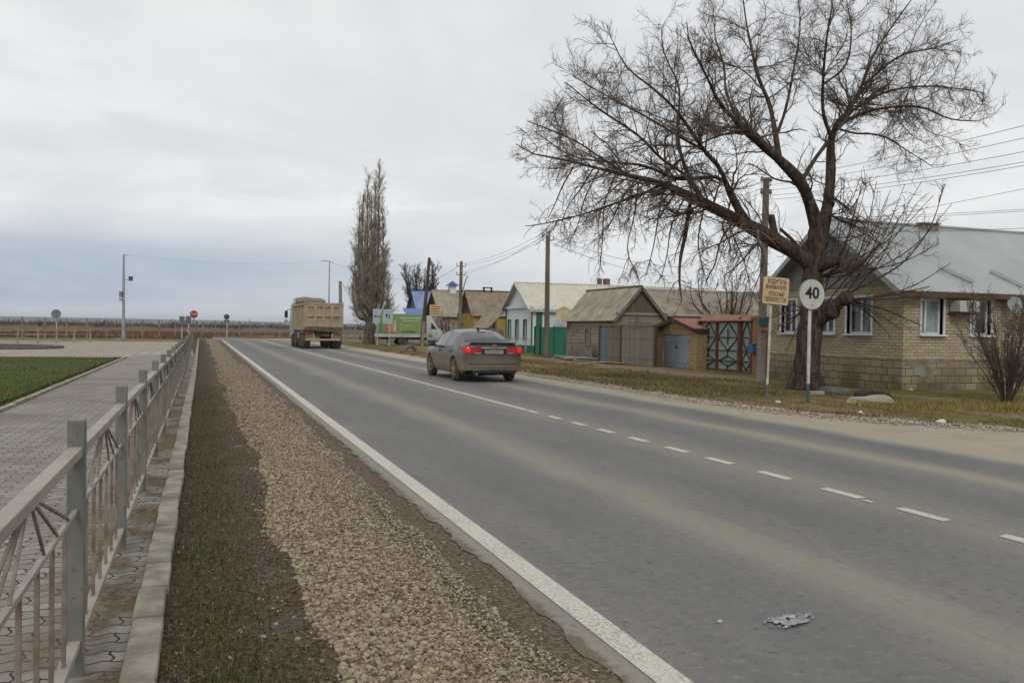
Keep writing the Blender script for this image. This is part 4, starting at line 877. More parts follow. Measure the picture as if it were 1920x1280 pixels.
# sheets piled along the barn
pg = 'slate sheets piled by the barn'
mSl = m_slate('stacked_slate', '8f8b80', 'a29d90')
def slate(c, rz, tilt, w=.75, l=1.1):
    mb = MB(); roof_slab(mb, lambda a, s, z: (a, s, z), -w/2, w/2, -l/2, 0, l/2, 0, th=.02, amp=.018, pitch=.15); o = mb.build('slate_sheet', mSl, None, smooth=1); o.location = c; o.rotation_euler = (tilt, 0, rz); return o
for i in range(9):
    o = slate((17.25+random.uniform(-.12,.12), 36.9+(i%3)*1.15+random.uniform(-.1,.1), .06+.05*(i//3)+.02*random.random()), pi/2+random.uniform(-.12,.12), random.uniform(-.05,.05)); tag(o, 'grey slate sheet lying in the low stacks along the barn wall', 'slate sheet', pg)
for i, y in enumerate((39.6, 38.6, 37.7)): o = slate((17.62, y, .36), pi/2, 1.15, .7, .75); tag(o, 'grey slate sheet leaning upright on the barn wall', 'slate sheet', 'slate sheets leaning on the barn')
for i, y in enumerate((35.4, 34.5, 33.6)): o = slate((17.05, y, .05+.02*i), pi/2+.06*i, .03*i, .5, 1.0); tag(o, 'grey slate sheet lying at the foot of the plank gates', 'slate sheet', 'slate sheets by the plank gates')
# ------------------------------------------------------------------ white house with green trim
mWs = simple('white_siding', 'd2d6d7', 'c4c9cb', .8, .8); mGn = simple('green_trim', '1f5a47', '2a6a54', 3, .6); mCream = m_slate('cream_slate', 'bcb9ab', 'c6c3b5', None, .3)
wh = [(51.1, 51.55, .95, 2.05), (52.6, 53.05, .95, 2.05), (54.05, 54.5, .95, 2.05)]; wsd = [(22.1, 22.9, 1.1, 2.2), (23.6, 24.4, 1.1, 2.2)]
wr, wrf, _, fgw, fsw = house('white_house', 'white house with green trim and a cream slate roof', 'x', 19.5, 34.0, 50.05, 55.0, 2.92, 4.55, .35, .25, mWs, mCream, mWs, amp=.035, pitch=.30, gholes=wh, sholes=wsd, mcap=mCream, fascia=simple('pale_fascia', 'aeb2b0'))
for h in wh: window(fgw, h, wr, (mPVC, mGl), mull=(.5,), trim=.1, trimmat=mGn, depth=.1)
for h in wsd: window(fsw, h, wr, (mPVC, mGl), mull=(.5,), trim=.05, depth=.1)
mb = MB(); mb.box(19.44, 49.99, -.1, 19.56, 55.02, .48); mb.box(19.56, 49.99, -.1, 34, 50.1, .48); mb.build('plinth', mGn, wr)
mb = MB(); mb.box(19.46, 50.02, .48, 19.5, 50.2, 2.9); mb.box(19.46, 54.85, .48, 19.5, 55.02, 2.9); mb.box(19.75, 50.01, 1.55, 20.15, 50.04, 2.9); mb.build('corner_board', mGn, wr)
mb = MB(); mb.box(19.34, 49.9, 2.86, 19.5, 55.1, 3.0); mb.build('cornice', mWs, wr)
for (u, v, w_) in ((1137, 540, .35), (1124, 538, .2)):
    p = atY(u, v, 52.9); mb = MB(); mb.box(p.x-w_/2, 52.7, 4.3, p.x+w_/2, 53.1, 5.05); mb.build('chimney', simple('chimney_brick', '6b5348', '7d675b', 8), wrf)
p = atY(1057, 590, 48.9); dish('satellite_dish', 'cream satellite dish on the white house beside the barn roof', tuple(p), .5, (-.55, -1, .3), (p.x+.1, 50.05, p.z-.1), simple('cream_dish', 'b3a78c', 'a39679', 2, .6))
# lean-to roof at its left
lt = thing('lean_to', 'slate lean-to with a steep slope against the white house', 'shed', (19.6, 57, 0))
mb = MB(); A = [atX(u, v, 19.5) for u, v in ((950, 586), (948, 614), (914, 617))]
mb = MB(); roof_slab(mb, lambda a, s, z: (s, a, z), 55.2, 58.6, 18.25, 1.55, 19.5, 2.75, amp=.03, pitch=.3); mb.build('roof', m_slate('lean_slate', '857f70', '95907f'), lt, smooth=1)
mb = MB(); mb.box(18.4, 55.35, -.1, 19.45, 58.5, 1.5); mb.build('wall', mSid, lt)
# green sheet gates
gg = thing('green_gates', 'bright green sheet metal yard gates beside the white house', 'gate', (18.6, 44.8, 0)); mGG = simple('green_sheet', '15604a', '1f7259', .8, .6)
yy = [atX(u, 640, 18.6).y for u in (1003, 1012.5, 1038, 1066)]
for k, (a, b, zt_) in enumerate(((yy[0], yy[1], 1.6), (yy[1]-.1, yy[2], 1.64), (yy[2]-.06, yy[3], 1.66))):
    mb = MB(); mb.box(18.6, b+.04, .05, 18.63, a-.04, zt_); l = mb.build('gate_leaf' if k else 'wicket', mGG, gg); mb = MB()
    for z in (.08, .75, zt_-.04): mb.box(18.585, b+.05, z-.025, 18.602, a-.05, z+.025)
    mb.build('frame', mGn, l)
for k, y in enumerate((yy[0], yy[1]-.05, yy[2]-.03, yy[3])): mb = MB(); mb.box(18.56, y-.045, -.1, 18.65, y+.045, 1.7); mb.build('post', mDark if k < 2 else mGn, gg)
# pipe rail in front of the white house
gp_ = thing('gas_pipe', 'thin grey gas pipe on stands along the white house front', 'pipe', (19.2, 52, 0)); mb = MB(); mb.tube([(19.25, 55.2, .92), (19.25, 50.2, .92)], .025, 6); mb.build('pipe', mGalv, gp_)
for y in (54.0, 52.3, 50.5): mb = MB(); mb.tube([(19.25, y, -.1), (19.25, y, .92)], .03, 6); mb.build('stand', mGalv, gp_)
# ------------------------------------------------------------------ houses further on
mYel = simple('yellow_wall', '98803a', 'a68d46', .9, .85); mGrS = m_slate('grey_slate', '8f897b', '9e9787')
yr, yrf, _, fgy, fsy = house('yellow_house', 'yellow-walled house with a brown slate roof', 'x', 19.8, 33, 63.3, 66.6, 2.75, 4.5, .3, .25, mYel, m_slate('brown_slate', '84796b', '938877'), simple('dark_gable', '3a342e', '4a433b', 3), amp=.02, pitch=.16, mcap=mBrown, sholes=[(21.0, 21.6, 1.2, 2.2)])
window(fsy, (21.0, 21.6, 1.2, 2.2), yr, (simple('orange_window_paint', '8a5a22', '9a6a2c'), mGl), mull=(.5,), trim=.08, depth=.1)
p = atY(914, 541, 65); mb = MB(); mb.box(p.x-.35, 64.8, 4.3, p.x-.29, 65.1, 4.75); mb.box(p.x+.29, 64.8, 4.3, p.x+.35, 65.1, 4.75); mb.box(p.x-.38, 64.75, 4.75, p.x+.38, 65.15, 4.82); mb.build('chimney', mBlk, yrf)
p = atY(911, 600, 62.3); dish('satellite_dish', 'cream satellite dish on the yellow house', tuple(p), .45, (-.5, -1, .3), (p.x+.1, 63.3, p.z-.1), simple('tan_dish', 'a89878', '97886a', 2, .6))
er, erf, _, fge, fse = house('grey_roof_house', 'stone-walled house under a grey slate roof with a blue chimney cap', 'x', 19.9, 32, 73.0, 78.4, 2.75, 4.95, .3, .3, simple('rubble_wall', '8b8279', 'a29a90', 1.6, .9, bump=.5, bscale=6), mGrS, simple('dark_green_gable', '35403a', '445048', 3), amp=.025, pitch=.2, mcap=mGrS, sholes=[(21.6, 22.4, 1.2, 2.3), (23.6, 24.4, 1.2, 2.3)])
for h in [(21.6, 22.4, 1.2, 2.3), (23.6, 24.4, 1.2, 2.3)]: window(fse, h, er, (mPVC, mGl), mull=(.5,), trim=.08, depth=.1)
p = atY(848, 540, 75.7); ch = MB(); ch.box(p.x-.3, 75.4, 4.7, p.x+.3, 76.0, 5.35); ch.build('chimney', mWs, erf)
mb = MB(); mb.add([(p.x-.55,75.2,5.4),(p.x+.55,75.2,5.4),(p.x+.55,76.2,5.4),(p.x-.55,76.2,5.4),(p.x,75.7,5.85)], [(0,1,4),(1,2,4),(2,3,4),(3,0,4),(3,2,1,0)]); mb.build('chimney_cap', simple('blue_cap', '2a3f78', '3a5088', 4, .5), erf)
ur, urf, _, fgu, fsu = house('blue_roof_house', 'pale house with a bright blue metal roof seen past the leaning pole', 'x', 20.0, 30, 82.4, 86.4, 3.45, 5.25, .3, .3, simple('pale_wall', 'a8a69c', '97958b', 2), simple('blue_roof', '6f82a8', '8693b3', 1.5, .45, .1), simple('grey_gable', '6f6f69', '5f5f59', 3), amp=.012, pitch=.2, mcap=simple('blue_trim', '24366f'), fascia=simple('navy_fascia', '24366f'), sholes=[(22, 22.8, 1.4, 2.5)])
window(fsu, (22, 22.8, 1.4, 2.5), ur, (mPVC, mGl), mull=(.5,), trim=.06, depth=.1)
mb = MB(); a = atY(768, 578, 81); roof_slab(mb, lambda a_, s, z: (a_, s, z), a.x-.4, a.x+1.6, 80.6, 2.75, 82.4, 3.4, amp=.01, pitch=.2); mb.build('porch_roof', simple('porch_blue', '6a7db0'), ur); mb = MB()
for dx in (-.2, 1.3): mb.tube([(a.x+dx, 80.8, -.1), (a.x+dx, 80.8, 2.8)], .07, 6)
mb.build('porch_post', simple('navy_post', '26346a'), ur)
lr, lrf, _, fgl, fsl = house('long_roof_house', 'low house with a long stained grey slate roof behind the garage', 'x', 21.2, 29.5, 36.4, 43.6, 2.35, 3.68, .3, .3, simple('drab_wall', '7d776c', '6d675d', 2), m_slate('stained_slate', '989287', '8a7c70'), mSid, amp=.022, pitch=.16, mcap=mGrS, sholes=[(23, 23.8, 1.0, 1.9)])
window(fsl, (23, 23.8, 1.0, 1.9), lr, (mPVC, mGl), mull=(.5,), trim=.06, depth=.1)
# ------------------------------------------------------------------ poles and wires
def pole(name, label, base, top, r0, r1, mat, cat='utility pole', parts=(), n=10):
    root = thing(name, label, cat, (base[0], base[1], 0)); b = Vector((base[0], base[1], -.15)); t = Vector(top); mb = MB(); mb.tube([b+(t-b)*f for f in (0, .3, .6, 1)], [r0, r0*.7+r1*.3, r0*.35+r1*.65, r1], n); mb.build('pole', mat, root, smooth=1.0)
    return root
def arm(root, a, b, w=.07, m=None, nm='crossarm'): mb = MB(); mb.bar(a, b, w); return mb.build(nm, m or mDkWood, root)
def insul(root, c): mb = MB(); mb.lathe(c, (0,0,1), [(.012,-.14),(.012,0),(.05,0),(.055,.05),(.03,.06),(.045,.10),(.02,.13)], 8); mb.build('insulator', simple('porcelain', 'a9a69e'), root, smooth=1)
P1 = Vector((15.23, 20.7, 5.95)); P2 = Vector((16.72, 40.9, 6.34)); P3 = Vector((17.14, 58, 6.23)); P4 = Vector((16.86, 66, 7.07))
r = pole('utility_pole', 'square weathered pole standing right behind the warning sign', (15.2, 20.75), P1, .13, .09, mConc, n=4)
for z in (5.85, 5.5): insul(r, P1+Vector((-.15, 0, z-5.95))); insul(r, P1+Vector((.15, 0, z-5.95)))
a = atD(1432, 606, 19.9*1.1)
nb = thing('notice_board', 'small teal notice board fixed on the pole beside the mailbox', 'notice', (15.2, 20.55, 1.8))
c = atY(1432, 604, 20.55); mb = MB(); mb.box(c.x-.15, 20.54, c.z-.14, c.x+.15, 20.57, c.z+.14); mb.build('panel', simple('teal_panel', '2f5a60', '3f6c70', 9), nb); mb = MB(); mb.box(c.x-.15, 20.545, c.z-.23, c.x+.15, 20.565, c.z-.16); mb.build('lower_strip', simple('orange_strip', 'b0623a', 'c48b6d', 12), nb)
r = pole('utility_pole', 'grey utility pole in front of the green gates and white house', (16.73, 40.85), P2, .15, .11, mWood); arm(r, P2+Vector((-.35,-.02,-.1)), P2+Vector((.1,0,.25)), .05, mBlk); arm(r, P2+Vector((.05,0,-.25)), P2+Vector((.35,0,-.2)), .05, mBlk)
for q in ((-.3,0,-.02),(.1,0,.2),(.32,0,-.12)): insul(r, P2+Vector(q))
mb = MB(); mb.box(16.70, 40.72, -.15, 16.95, 40.97, 2.4); mb.build('concrete_stub', mConc, r) if False else None
r = pole('utility_pole', 'utility pole with side brackets in front of the yellow house', (17.1, 58), P3, .15, .11, mWood)
for z in (-.35, -.95): arm(r, P3+Vector((-.35,0,z)), P3+Vector((.35,0,z)), .05, mBlk); insul(r, P3+Vector((-.33,0,z+.1))); insul(r, P3+Vector((.33,0,z+.1)))
mb = MB(); mb.tube([P3+Vector((.1,0,-2.2)), P3+Vector((.35,0,-1.3)), P3+Vector((.5,0,-1.0))], .03, 6); mb.build('strut', mBlk, r)
b4 = gp(790, 650); r = pole('utility_pole', 'dark wooden pole leaning to the right by the green board', (b4.x, b4.y), P4, .17, .12, mDkWood); arm(r, P4+Vector((-.25,0,-1.9)), P4+Vector((.25,0,-1.75)), .05, mBlk)
mb = MB(); q = Vector((b4.x, b4.y, 0)); d = (P4-q).normalized(); mb.tube([q+Vector((0,-.2,-.15)), q+Vector((0,-.2,0))+d*2.0], .13, 8); mb.build('concrete_stub', mConc, r)
c8 = gp(757, 640); r = pole('concrete_post', 'short concrete pole behind the green board below the dark tree', (16.9, 82.0), (16.95, 82.0, 4.2), .16, .13, mConc, 'pole')
b = gp(638.5, 641); t = atY(638, 527, b.y); r = pole('utility_pole', 'bare concrete pole just right of the dump truck', (b.x, b.y), t, .2, .15, mConc, n=8)
t = atY(618, 490, 112); PL = Vector(t); r = pole('lamp_post', 'thin tall lamp post rising behind the dump truck', (t.x-.05, 112), t, .13, .07, mGalv, 'lamp post'); mb = MB(); mb.tube([PL, PL+Vector((-.5,0,.05))], .04, 6); mb.tube([PL, PL+Vector((.5,0,-.15))], .04, 6); ar = mb.build('arm', mGalv, r)
mb = MB(); mb.cbox(PL+Vector((-.75,0,.03)), (.6,.2,.09)); mb.build('lamp_head', mGalv, ar)
# camera pole
b = gp(231.5, 638); t = atY(232, 477, b.y); cpz = lambda v: atY(232, v, b.y).z
r = pole('camera_pole', 'grey steel pole carrying traffic cameras on the left by the field', (b.x, b.y), t, .15, .08, mGalv, 'camera pole'); CPt = Vector(t)
mb = MB(); mb.cbox((b.x-.1, b.y, .08), (.9, .6, .3)); mb.build('base', mConc, r)
z = cpz(525); ar = arm(r, (b.x, b.y, z), (b.x+.45, b.y-.05, z), .06, mGalv, 'arm'); mb = MB(); mb.cbox((b.x+.55, b.y-.1, z+.12), (.32, .5, .34)); mb.build('camera', simple('camera_grey', '4a4e52', '63676a', 6), ar); mb = MB(); mb.cbox((b.x+.55, b.y-.15, z+.32), (.42, .6, .04)); mb.build('camera_hood', mGalv, ar)
z = cpz(552); mb = MB(); mb.cbox((b.x-.24, b.y-.1, z), (.26, .3, .5)); mb.build('cabinet', simple('cabinet_grey', '6d7275', '7c8184', 6), r); mb = MB(); mb.cbox((b.x-.22, b.y-.1, z-.45), (.3, .25, .25)); mb.build('cabinet', simple('cabinet_pale', '9a9ea0'), r)
mb = MB(); mb.tube([CPt, CPt+Vector((.4, 0, -.12))], .03, 6); mb.build('bracket', mGalv, r)
mWire = simple('wire_grey', '4a4a4b')
def wire(a, b, sag, label, grp, r=.009, n=14):
    a = Vector(a); b = Vector(b); mb = MB(); mb.tube([a+(b-a)*(i/n)-Vector((0,0,4*sag*(i/n)*(1-i/n))) for i in range(n+1)], r, 4); o = mb.build('overhead_wire', mWire); tag(o, label, 'wire', grp)
WR = 'thin overhead wire between the big bare tree and the right edge'
for dz, v in ((-.05, 175), (-.2, 205), (-.35, 238), (-.5, 262), (-.62, 268)): wire(P1+Vector((.1, 0, dz)), atD(2150, v, 13.5), .12, WR, 'wires right of the big tree', .006)
for (u, v, u2, v2) in ((1640, 408, 2080, 320), (1600, 408, 2080, 382), (1600, 412, 2080, 385), (1640, 436, 2080, 420)): wire(atD(u, v, 24), atD(u2, v2, 20), .03, 'thin overhead wire low over the tin roof of the brick house', 'wires over the tin roof', .006)
for q in ((-.3, .1), (.1, .3), (.32, -.02), (.0, -.4)): wire(P1+Vector((q[0]*.5, 0, -.2+q[1]*.5)), P2+Vector((q[0], 0, q[1])), .35, 'thin overhead wire from the square pole to the pole by the green gates', 'wires between the two nearest poles', .006)
for q in ((-.33, -.25, -.3), (.33, -.25, .1), (-.33, -.85, .3), (.33, -.85, -.1)): wire(P2+Vector((q[2], 0, .1)), P3+Vector((q[0], 0, q[1])), .3, 'thin overhead wire between the green gates pole and the yellow house pole', 'wires between the middle poles', .008)
wire(P3+Vector((-.3, 0, -.4)), P4+Vector((.2, 0, -1.8)), .1, 'thin overhead wire from the yellow house pole to the leaning pole', 'wire to leaning pole', .012)
for k in range(2): wire(P2+Vector((.3, 0, -.1-.3*k)), atD(1290, 500+20*k, 62), .4, 'thin overhead wire leaving the green gates pole towards the roofs on the right', 'wires to the roofs', .012)
wire(CPt, PL, .6, 'long thin overhead wire from the camera pole to the far lamp post', 'wire over the field', .007, 24)
wire(PL, P4+Vector((-.2, 0, -1.8)), .6, 'thin overhead wire from the lamp post towards the leaning pole', 'wire by the poplar', .010, 20)
# ------------------------------------------------------------------ road signs
def post(root, a, b, r, mat, nm='post'): mb = MB(); mb.tube([a, b], r, 10); return mb.build(nm, mat, root, smooth=1)
mTan = simple('tan_sign_face', 'cbb38c', 'bfa67f', 3, .6); mSW = simple('sign_white', 'bdbdb6', 'adada4', 2, .5); mLet = simple('sign_lettering', '130d09'); mSBack = simple('sign_back', '6d7478', '7f8689', 3, .55, .3)
def plate(mb, c, w, h, r=.05, th=.025, right=Vector((1,0,0)), up=Vector((0,0,1))):
    P = []
    for sx, sy, a0 in ((1,1,0),(-1,1,90),(-1,-1,180),(1,-1,270)):
        for k in range(5): a = radians(a0+k*22.5); P.append(Vector(c)+right*(sx*(w/2-r)+r*cos(a))+up*(sy*(h/2-r)+r*sin(a)))
    nrm = right.cross(up); mb.prism(P, nrm*(-th/2), nrm*(th/2))
# tan warning board
bp = gp(1437.5, 747); c = atY(1454.5, 545.5, bp.y-.05); ws = thing('warning_sign', 'tan warning board with four lines of dark lettering on a leaning white post', 'sign', (bp.x, bp.y, 0))
tp = atY(1447, 540, bp.y); d = (tp-bp).normalized(); post(ws, bp-d*.15, tp, .028, mPost)
post(ws, bp-d*.16, bp+d*.32, .031, simple('post_base_paint', '5d6065'), 'post_foot')
rt = Vector((cos(-.05), 0, sin(-.05))); up = Vector((-rt.z, 0, rt.x))
mb = MB(); plate(mb, c+Vector((0,.012,0)), .72, .635, .05, .02, rt, up); pn = mb.build('rim', simple('sign_rim', '6f5639'), ws)
mb = MB(); plate(mb, c, .69, .605, .045, .02, rt, up); pn = mb.build('panel', mTan, ws)
mb = MB()
for t_, w, dz, dx in (('ВОДИТЕЛЬ', .50, .205, .02), ('ВНИМАНИЕ!', .56, .075, 0.0), ('ОПАСНЫЙ', .43, -.075, .02), ('ПЕРЕКРЕСТОК', .60, -.205, 0)): add_text(mb, t_, .138, c+up*dz+rt*dx, rt, up, width=w, th=.0115)
mb.v = [tuple(v) for v in mb.v]; mb.build('lettering', mLet, pn)
# 40 sign
bs = gp(1514.5, 756); c = atY(1522, 552, bs.y-.05); rs = thing('speed_sign', 'round white sign reading 40 on a white post in front of the big tree', 'sign', (bs.x, bs.y, 0))
tp = atY(1519, 545, bs.y); d = (tp-bs).normalized(); post(rs, bs+d*.42, tp, .036, mPost); post(rs, bs-d*.15, bs+d*.42, .037, simple('dark_post_foot', '4c5157'), 'post_foot')
R4 = .325
mb = MB(); mb.disc(c+Vector((0,.01,0)), (0,1,0), R4, .03, 48); mb.build('rim', simple('grey_rim', '8a8780'), rs); mb = MB(); mb.disc(c, (0,1,0), R4*.965, .03, 48); fc = mb.build('face', mSW, rs)
mb = MB(); add_text(mb, '40', .34, c+Vector((.0,0,.02)), width=.36, th=.0165); add_text(mb, '40', .34, c+Vector((.008,0,.02)), width=.36, th=.0162); mb.build('lettering', simple('black_numerals', '1c1c1c'), fc)
mb = MB(); mb.disc(c+Vector((.01,-.015,-.225)), (0,1,0), .018, .012, 12); mb.build('bolt', mSBack, fc)
# lodging and food signs
def service(u, vb, u0, u1, v0, v1, sym, label):
    b = gp(u, vb); p0 = atY(u0, v1, b.y-.05); p1 = atY(u1, v0, b.y-.05); c = (p0+p1)/2; w, h = abs(p1.x-p0.x), abs(p1.z-p0.z); root = thing('service_sign', label, 'sign', (b.x, b.y, 0)); post(root, b-Vector((0,0,.1)), Vector((b.x, b.y, c.z)), .04, mPost)
    mb = MB(); plate(mb, c, w, h, .05, .03); pn = mb.build('panel', simple('pale_sign_face', 'a9b5ba', '9daab0', 2, .5), root); mb = MB(); y = c.y-.02
    if sym == 'bed':
        mb.box(c.x-.27,y-.004,c.z-.12,c.x-.22,y,c.z+.06); mb.box(c.x-.22,y-.004,c.z-.05,c.x+.27,y,c.z+.02); mb.box(c.x+.22,y-.004,c.z-.12,c.x+.27,y,c.z-.05); mb.disc((c.x-.15,y-.002,c.z+.06),(0,1,0),.035,.004,14)
    else:
        mb.prism([Vector((c.x-.12,y,c.z-.2)),Vector((c.x-.07,y,c.z-.2)),Vector((c.x-.06,y,c.z+.02)),Vector((c.x-.03,y,c.z+.06)),Vector((c.x-.03,y,c.z+.22)),Vector((c.x-.16,y,c.z+.22)),Vector((c.x-.16,y,c.z+.06)),Vector((c.x-.13,y,c.z+.02))],(0,-.004,0),(0,0,0))
        mb.prism([Vector((c.x+.08,y,c.z-.2)),Vector((c.x+.13,y,c.z-.2)),Vector((c.x+.14,y,c.z+.1)),Vector((c.x+.13,y,c.z+.22)),Vector((c.x+.08,y,c.z+.24)),Vector((c.x+.06,y,c.z+.05))],(0,-.004,0),(0,0,0))
    mb.build('pictogram', simple('pictogram_black', '20262a'), pn); return root
service(707.5, 647, 699, 716.5, 579, 606.5, 'bed', 'pale rectangular road sign showing a bed beside the poplar'); service(729.5, 648.5, 718, 736.5, 580, 607, 'food', 'pale rectangular road sign showing a fork and knife beside the green board')
# striped tan board
c = atY(816, 581.5, 72.3); ss_ = thing('text_board', 'tan board with dark lines of lettering beside the leaning pole', 'sign', (c.x, 72.35, 0)); post(ss_, (c.x, 72.35, -.1), (c.x, 72.35, c.z), .04, mPost); mb = MB(); plate(mb, c, .98, .95, .05, .03); pn = mb.build('panel', mTan, ss_); mb = MB()
for k in range(4): mb.box(c.x-.40, c.y-.019, c.z+.27-k*.2, c.x+.40, c.y-.016, c.z+.35-k*.2)
mb.build('lettering', simple('brown_lettering', '6a4d33'), pn)
# signs on the left, seen from behind or far off
def back_round(label, u, vb, vc, rad, mat, extra=None, face=None):
    b = gp(u, vb); c = atY(u, vc, b.y); root = thing('road_sign', label, 'sign', (b.x, b.y, 0)); post(root, b-Vector((0,0,.1)), Vector((b.x, b.y+.05, c.z+rad*.6)), .035, mPost); mb = MB(); mb.disc(c-Vector((0,.06,0)), (0,1,0), rad, .03, 28); pn = mb.build('panel', mat, root)
    mb = MB(); y = c.y-.085; mb.box(c.x-.03,y-.02,c.z-rad*.9,c.x+.03,y,c.z+rad*.9); mb.box(c.x-rad*.8,y-.012,c.z+rad*.3-.025,c.x+rad*.8,y-.001,c.z+rad*.3+.025); mb.build('bracket', simple('bracket_dark', '54595c'), pn); return root, c
back_round('grey round sign seen from behind on a post by the low rail fence', 105.5, 643, 588.5, .33, mSBack)
r, c = back_round('dark round sign with a small plate below, seen from behind beyond the road bend', 425, 634.5, 594, .30, simple('dark_sign_back', '3f4a4c')); mb = MB(); mb.cbox((c.x, c.y-.06, c.z-.48), (.6, .03, .32)); mb.build('lower_plate', simple('green_grey_plate', '5c6b58'), r)
def back_rect(label, u, vb, v0, v1, w):
    b = gp(u, vb); z0 = atY(u, v1, b.y).z; z1 = atY(u, v0, b.y).z; root = thing('road_sign', label, 'sign', (b.x, b.y, 0)); post(root, b-Vector((0,0,.1)), Vector((b.x, b.y+.04, z1-.1)), .045, mPost); mb = MB(); mb.cbox((b.x, b.y-.05, (z0+z1)/2), (w, .03, z1-z0)); pn = mb.build('panel', mSBack, root)
    mb = MB(); mb.box(b.x-.03, b.y-.1, z0+.03, b.x+.03, b.y-.066, z1-.03)
    for f in (.3, .75): mb.box(b.x-w*.45, b.y-.095, z0+(z1-z0)*f-.03, b.x+w*.45, b.y-.067, z0+(z1-z0)*f+.03)
    mb.build('bracket', simple('bracket_grey', '565d60'), pn)
back_rect('grey rectangular sign back at the end of the fence, farther from the stop sign', 341, 634, 592.5, 607, .55); back_rect('grey rectangular sign back right next to the red stop sign', 353, 635, 592.5, 607, .55)
b = gp(368.5, 636); c = atY(363.5, 589, b.y-.1); st = thing('stop_sign', 'red octagonal stop sign on a cranked post', 'sign', (b.x, b.y, 0)); mb = MB(); mb.tube([b-Vector((0,0,.1)), Vector((b.x, b.y, atY(368, 604, b.y).z))], .04, 8); mb.tube([Vector((b.x, b.y, atY(368, 604, b.y).z)), Vector((c.x+.05, b.y, atY(364, 601.5, b.y).z)), Vector((c.x, b.y, c.z))], .04, 8); mb.build('post', simple('dark_post', '6e675e', '5a544c'), st)
oct_ = lambda R, y: [Vector((c.x+R*cos(radians(22.5+45*k)), y, c.z+R*sin(radians(22.5+45*k)))) for k in range(8)]
mb = MB(); mb.prism(oct_(.42, c.y), (0,.02,0), (0,0,0)); mb.build('rim', mSW, st); mb = MB(); mb.prism(oct_(.39, c.y), (0,-.012,0), (0,0.001,0)); fc = mb.build('face', simple('sign_red', '8e1f2a', '9c2630', 3, .5), st)
mb = MB(); add_text(mb, 'STOP', .3, c+Vector((0,-.013,0)), width=.6, th=.004); mb.build('lettering', mSW, fc)
# ------------------------------------------------------------------ fences
mFp = NT('grey_fence_paint', .6, .0, .4); _n = mFp.noise(5, 5); _f = mFp.noise(30, 4); _c = mFp.mix(mFp.mr(_n, .35, .65), '666862', '76756d'); _c = mFp.mix(mFp.mr(_f, .58, .72, 0, .7), _c, '6a4a37'); mFp.col(_c); mFp.bump(_f, .15, .003); mFp = mFp.done()
mFr = NT('grey_rail_paint', .6, .0, .4); _n = mFr.noise(4, 5); _f = mFr.noise(40, 4); mFr.col(mFr.mix(mFr.mr(_f, .55, .75, 0, .5), mFr.mix(mFr.mr(_n, .35, .65), '9c968b', '8d877d'), '6d5b4b')); mFr = mFr.done()
mFb = simple('rusty_bar', '857b70', '6a5d51', 9, .8)
fence = thing('railing_fence', 'grey painted metal railing running along the paved walk on the left', 'fence', (-.48, 3.9, 0))
FX = lambda y: -.482-.0055*max(y-25, 0)
fy = [1.84+2.065*k for k in range(43)]; z0 = SWZ
for k, y in enumerate(fy):
    mb = MB(); mb.box(FX(y)-.033, y-.033, -.1, FX(y)+.033, y+.033, 1.075); mb.build('post', mFp, fence, bevel=.006 if k < 8 else 0)
    if k+1 == len(fy): break
    a, b = y+.033, fy[k+1]-.033; xa, xb = FX(y), FX(fy[k+1]); X_ = lambda yy, a=a, b=b, xa=xa, xb=xb: xa+(xb-xa)*(yy-a)/(b-a); L = b-a
    mb = MB(); mb.bar((xa, a, .945), (xb, b, .945), .052, .04); mb.build('top_rail', mFr, fence, bevel=.004 if k < 6 else 0)
    mb = MB(); mb.bar((xa, a, .155), (xb, b, .155), .045, .028); mb.build('bottom_rail', mFr, fence)
    mb = MB(); mb.bar((xa, a, .70), (xb, b, .70), .018, .018); mb.build('middle_rail', mFr, fence)
    mb = MB(); nb_ = 6; cy_ = (a+b)/2
    for i in range(1, nb_+1): yy = a+L*i/(nb_+1); mb.bar((X_(yy), yy, .165), (X_(yy), yy, .695), .015)
    for i in (-3, -2, -1, 1, 2, 3):
        t_ = cy_+i*L*.135; s_ = cy_+i*.03; mb.bar((X_(s_), s_, .925), (X_(t_), t_, .709), .009)
    mb.build('bars', mFb, fence)
# low rail fence by the square
lf = thing('rail_fence', 'low metal rail fence at the far edge of the paved square', 'fence', (-10, 75, 0)); ps = [gp(u, v) for u, v in ((-60, 648), (-12, 646.5), (33, 645), (71, 644.4), (106, 643.6), (139, 643), (169, 642.2))]
for i, p in enumerate(ps):
    mb = MB(); mb.box(p.x-.05, p.y-.05, -.1, p.x+.05, p.y+.05, 1.05); mb.build('post', mFr, lf)
    if i: q = ps[i-1]; mb = MB(); mb.bar(q+Vector((0,0,.92)), p+Vector((0,0,.92)), .06, .07); mb.build('top_rail', mFr, lf); mb = MB(); mb.bar(q+Vector((0,0,.15)), p+Vector((0,0,.15)), .04, .04); mb.build('bottom_rail', mFr, lf); mb = MB(); mb.bar(q+Vector((0,0,.68)), p+Vector((0,0,.68)), .025, .025); mb.build('middle_rail', mFr, lf)
p = ps[5]; mb = MB(); mb.box(p.x-.15, p.y-.09, .8, p.x+.15, p.y-.055, 1.15); mb.build('tag_plate', simple('yellow_plate', '9c8046', '8a7040'), lf)
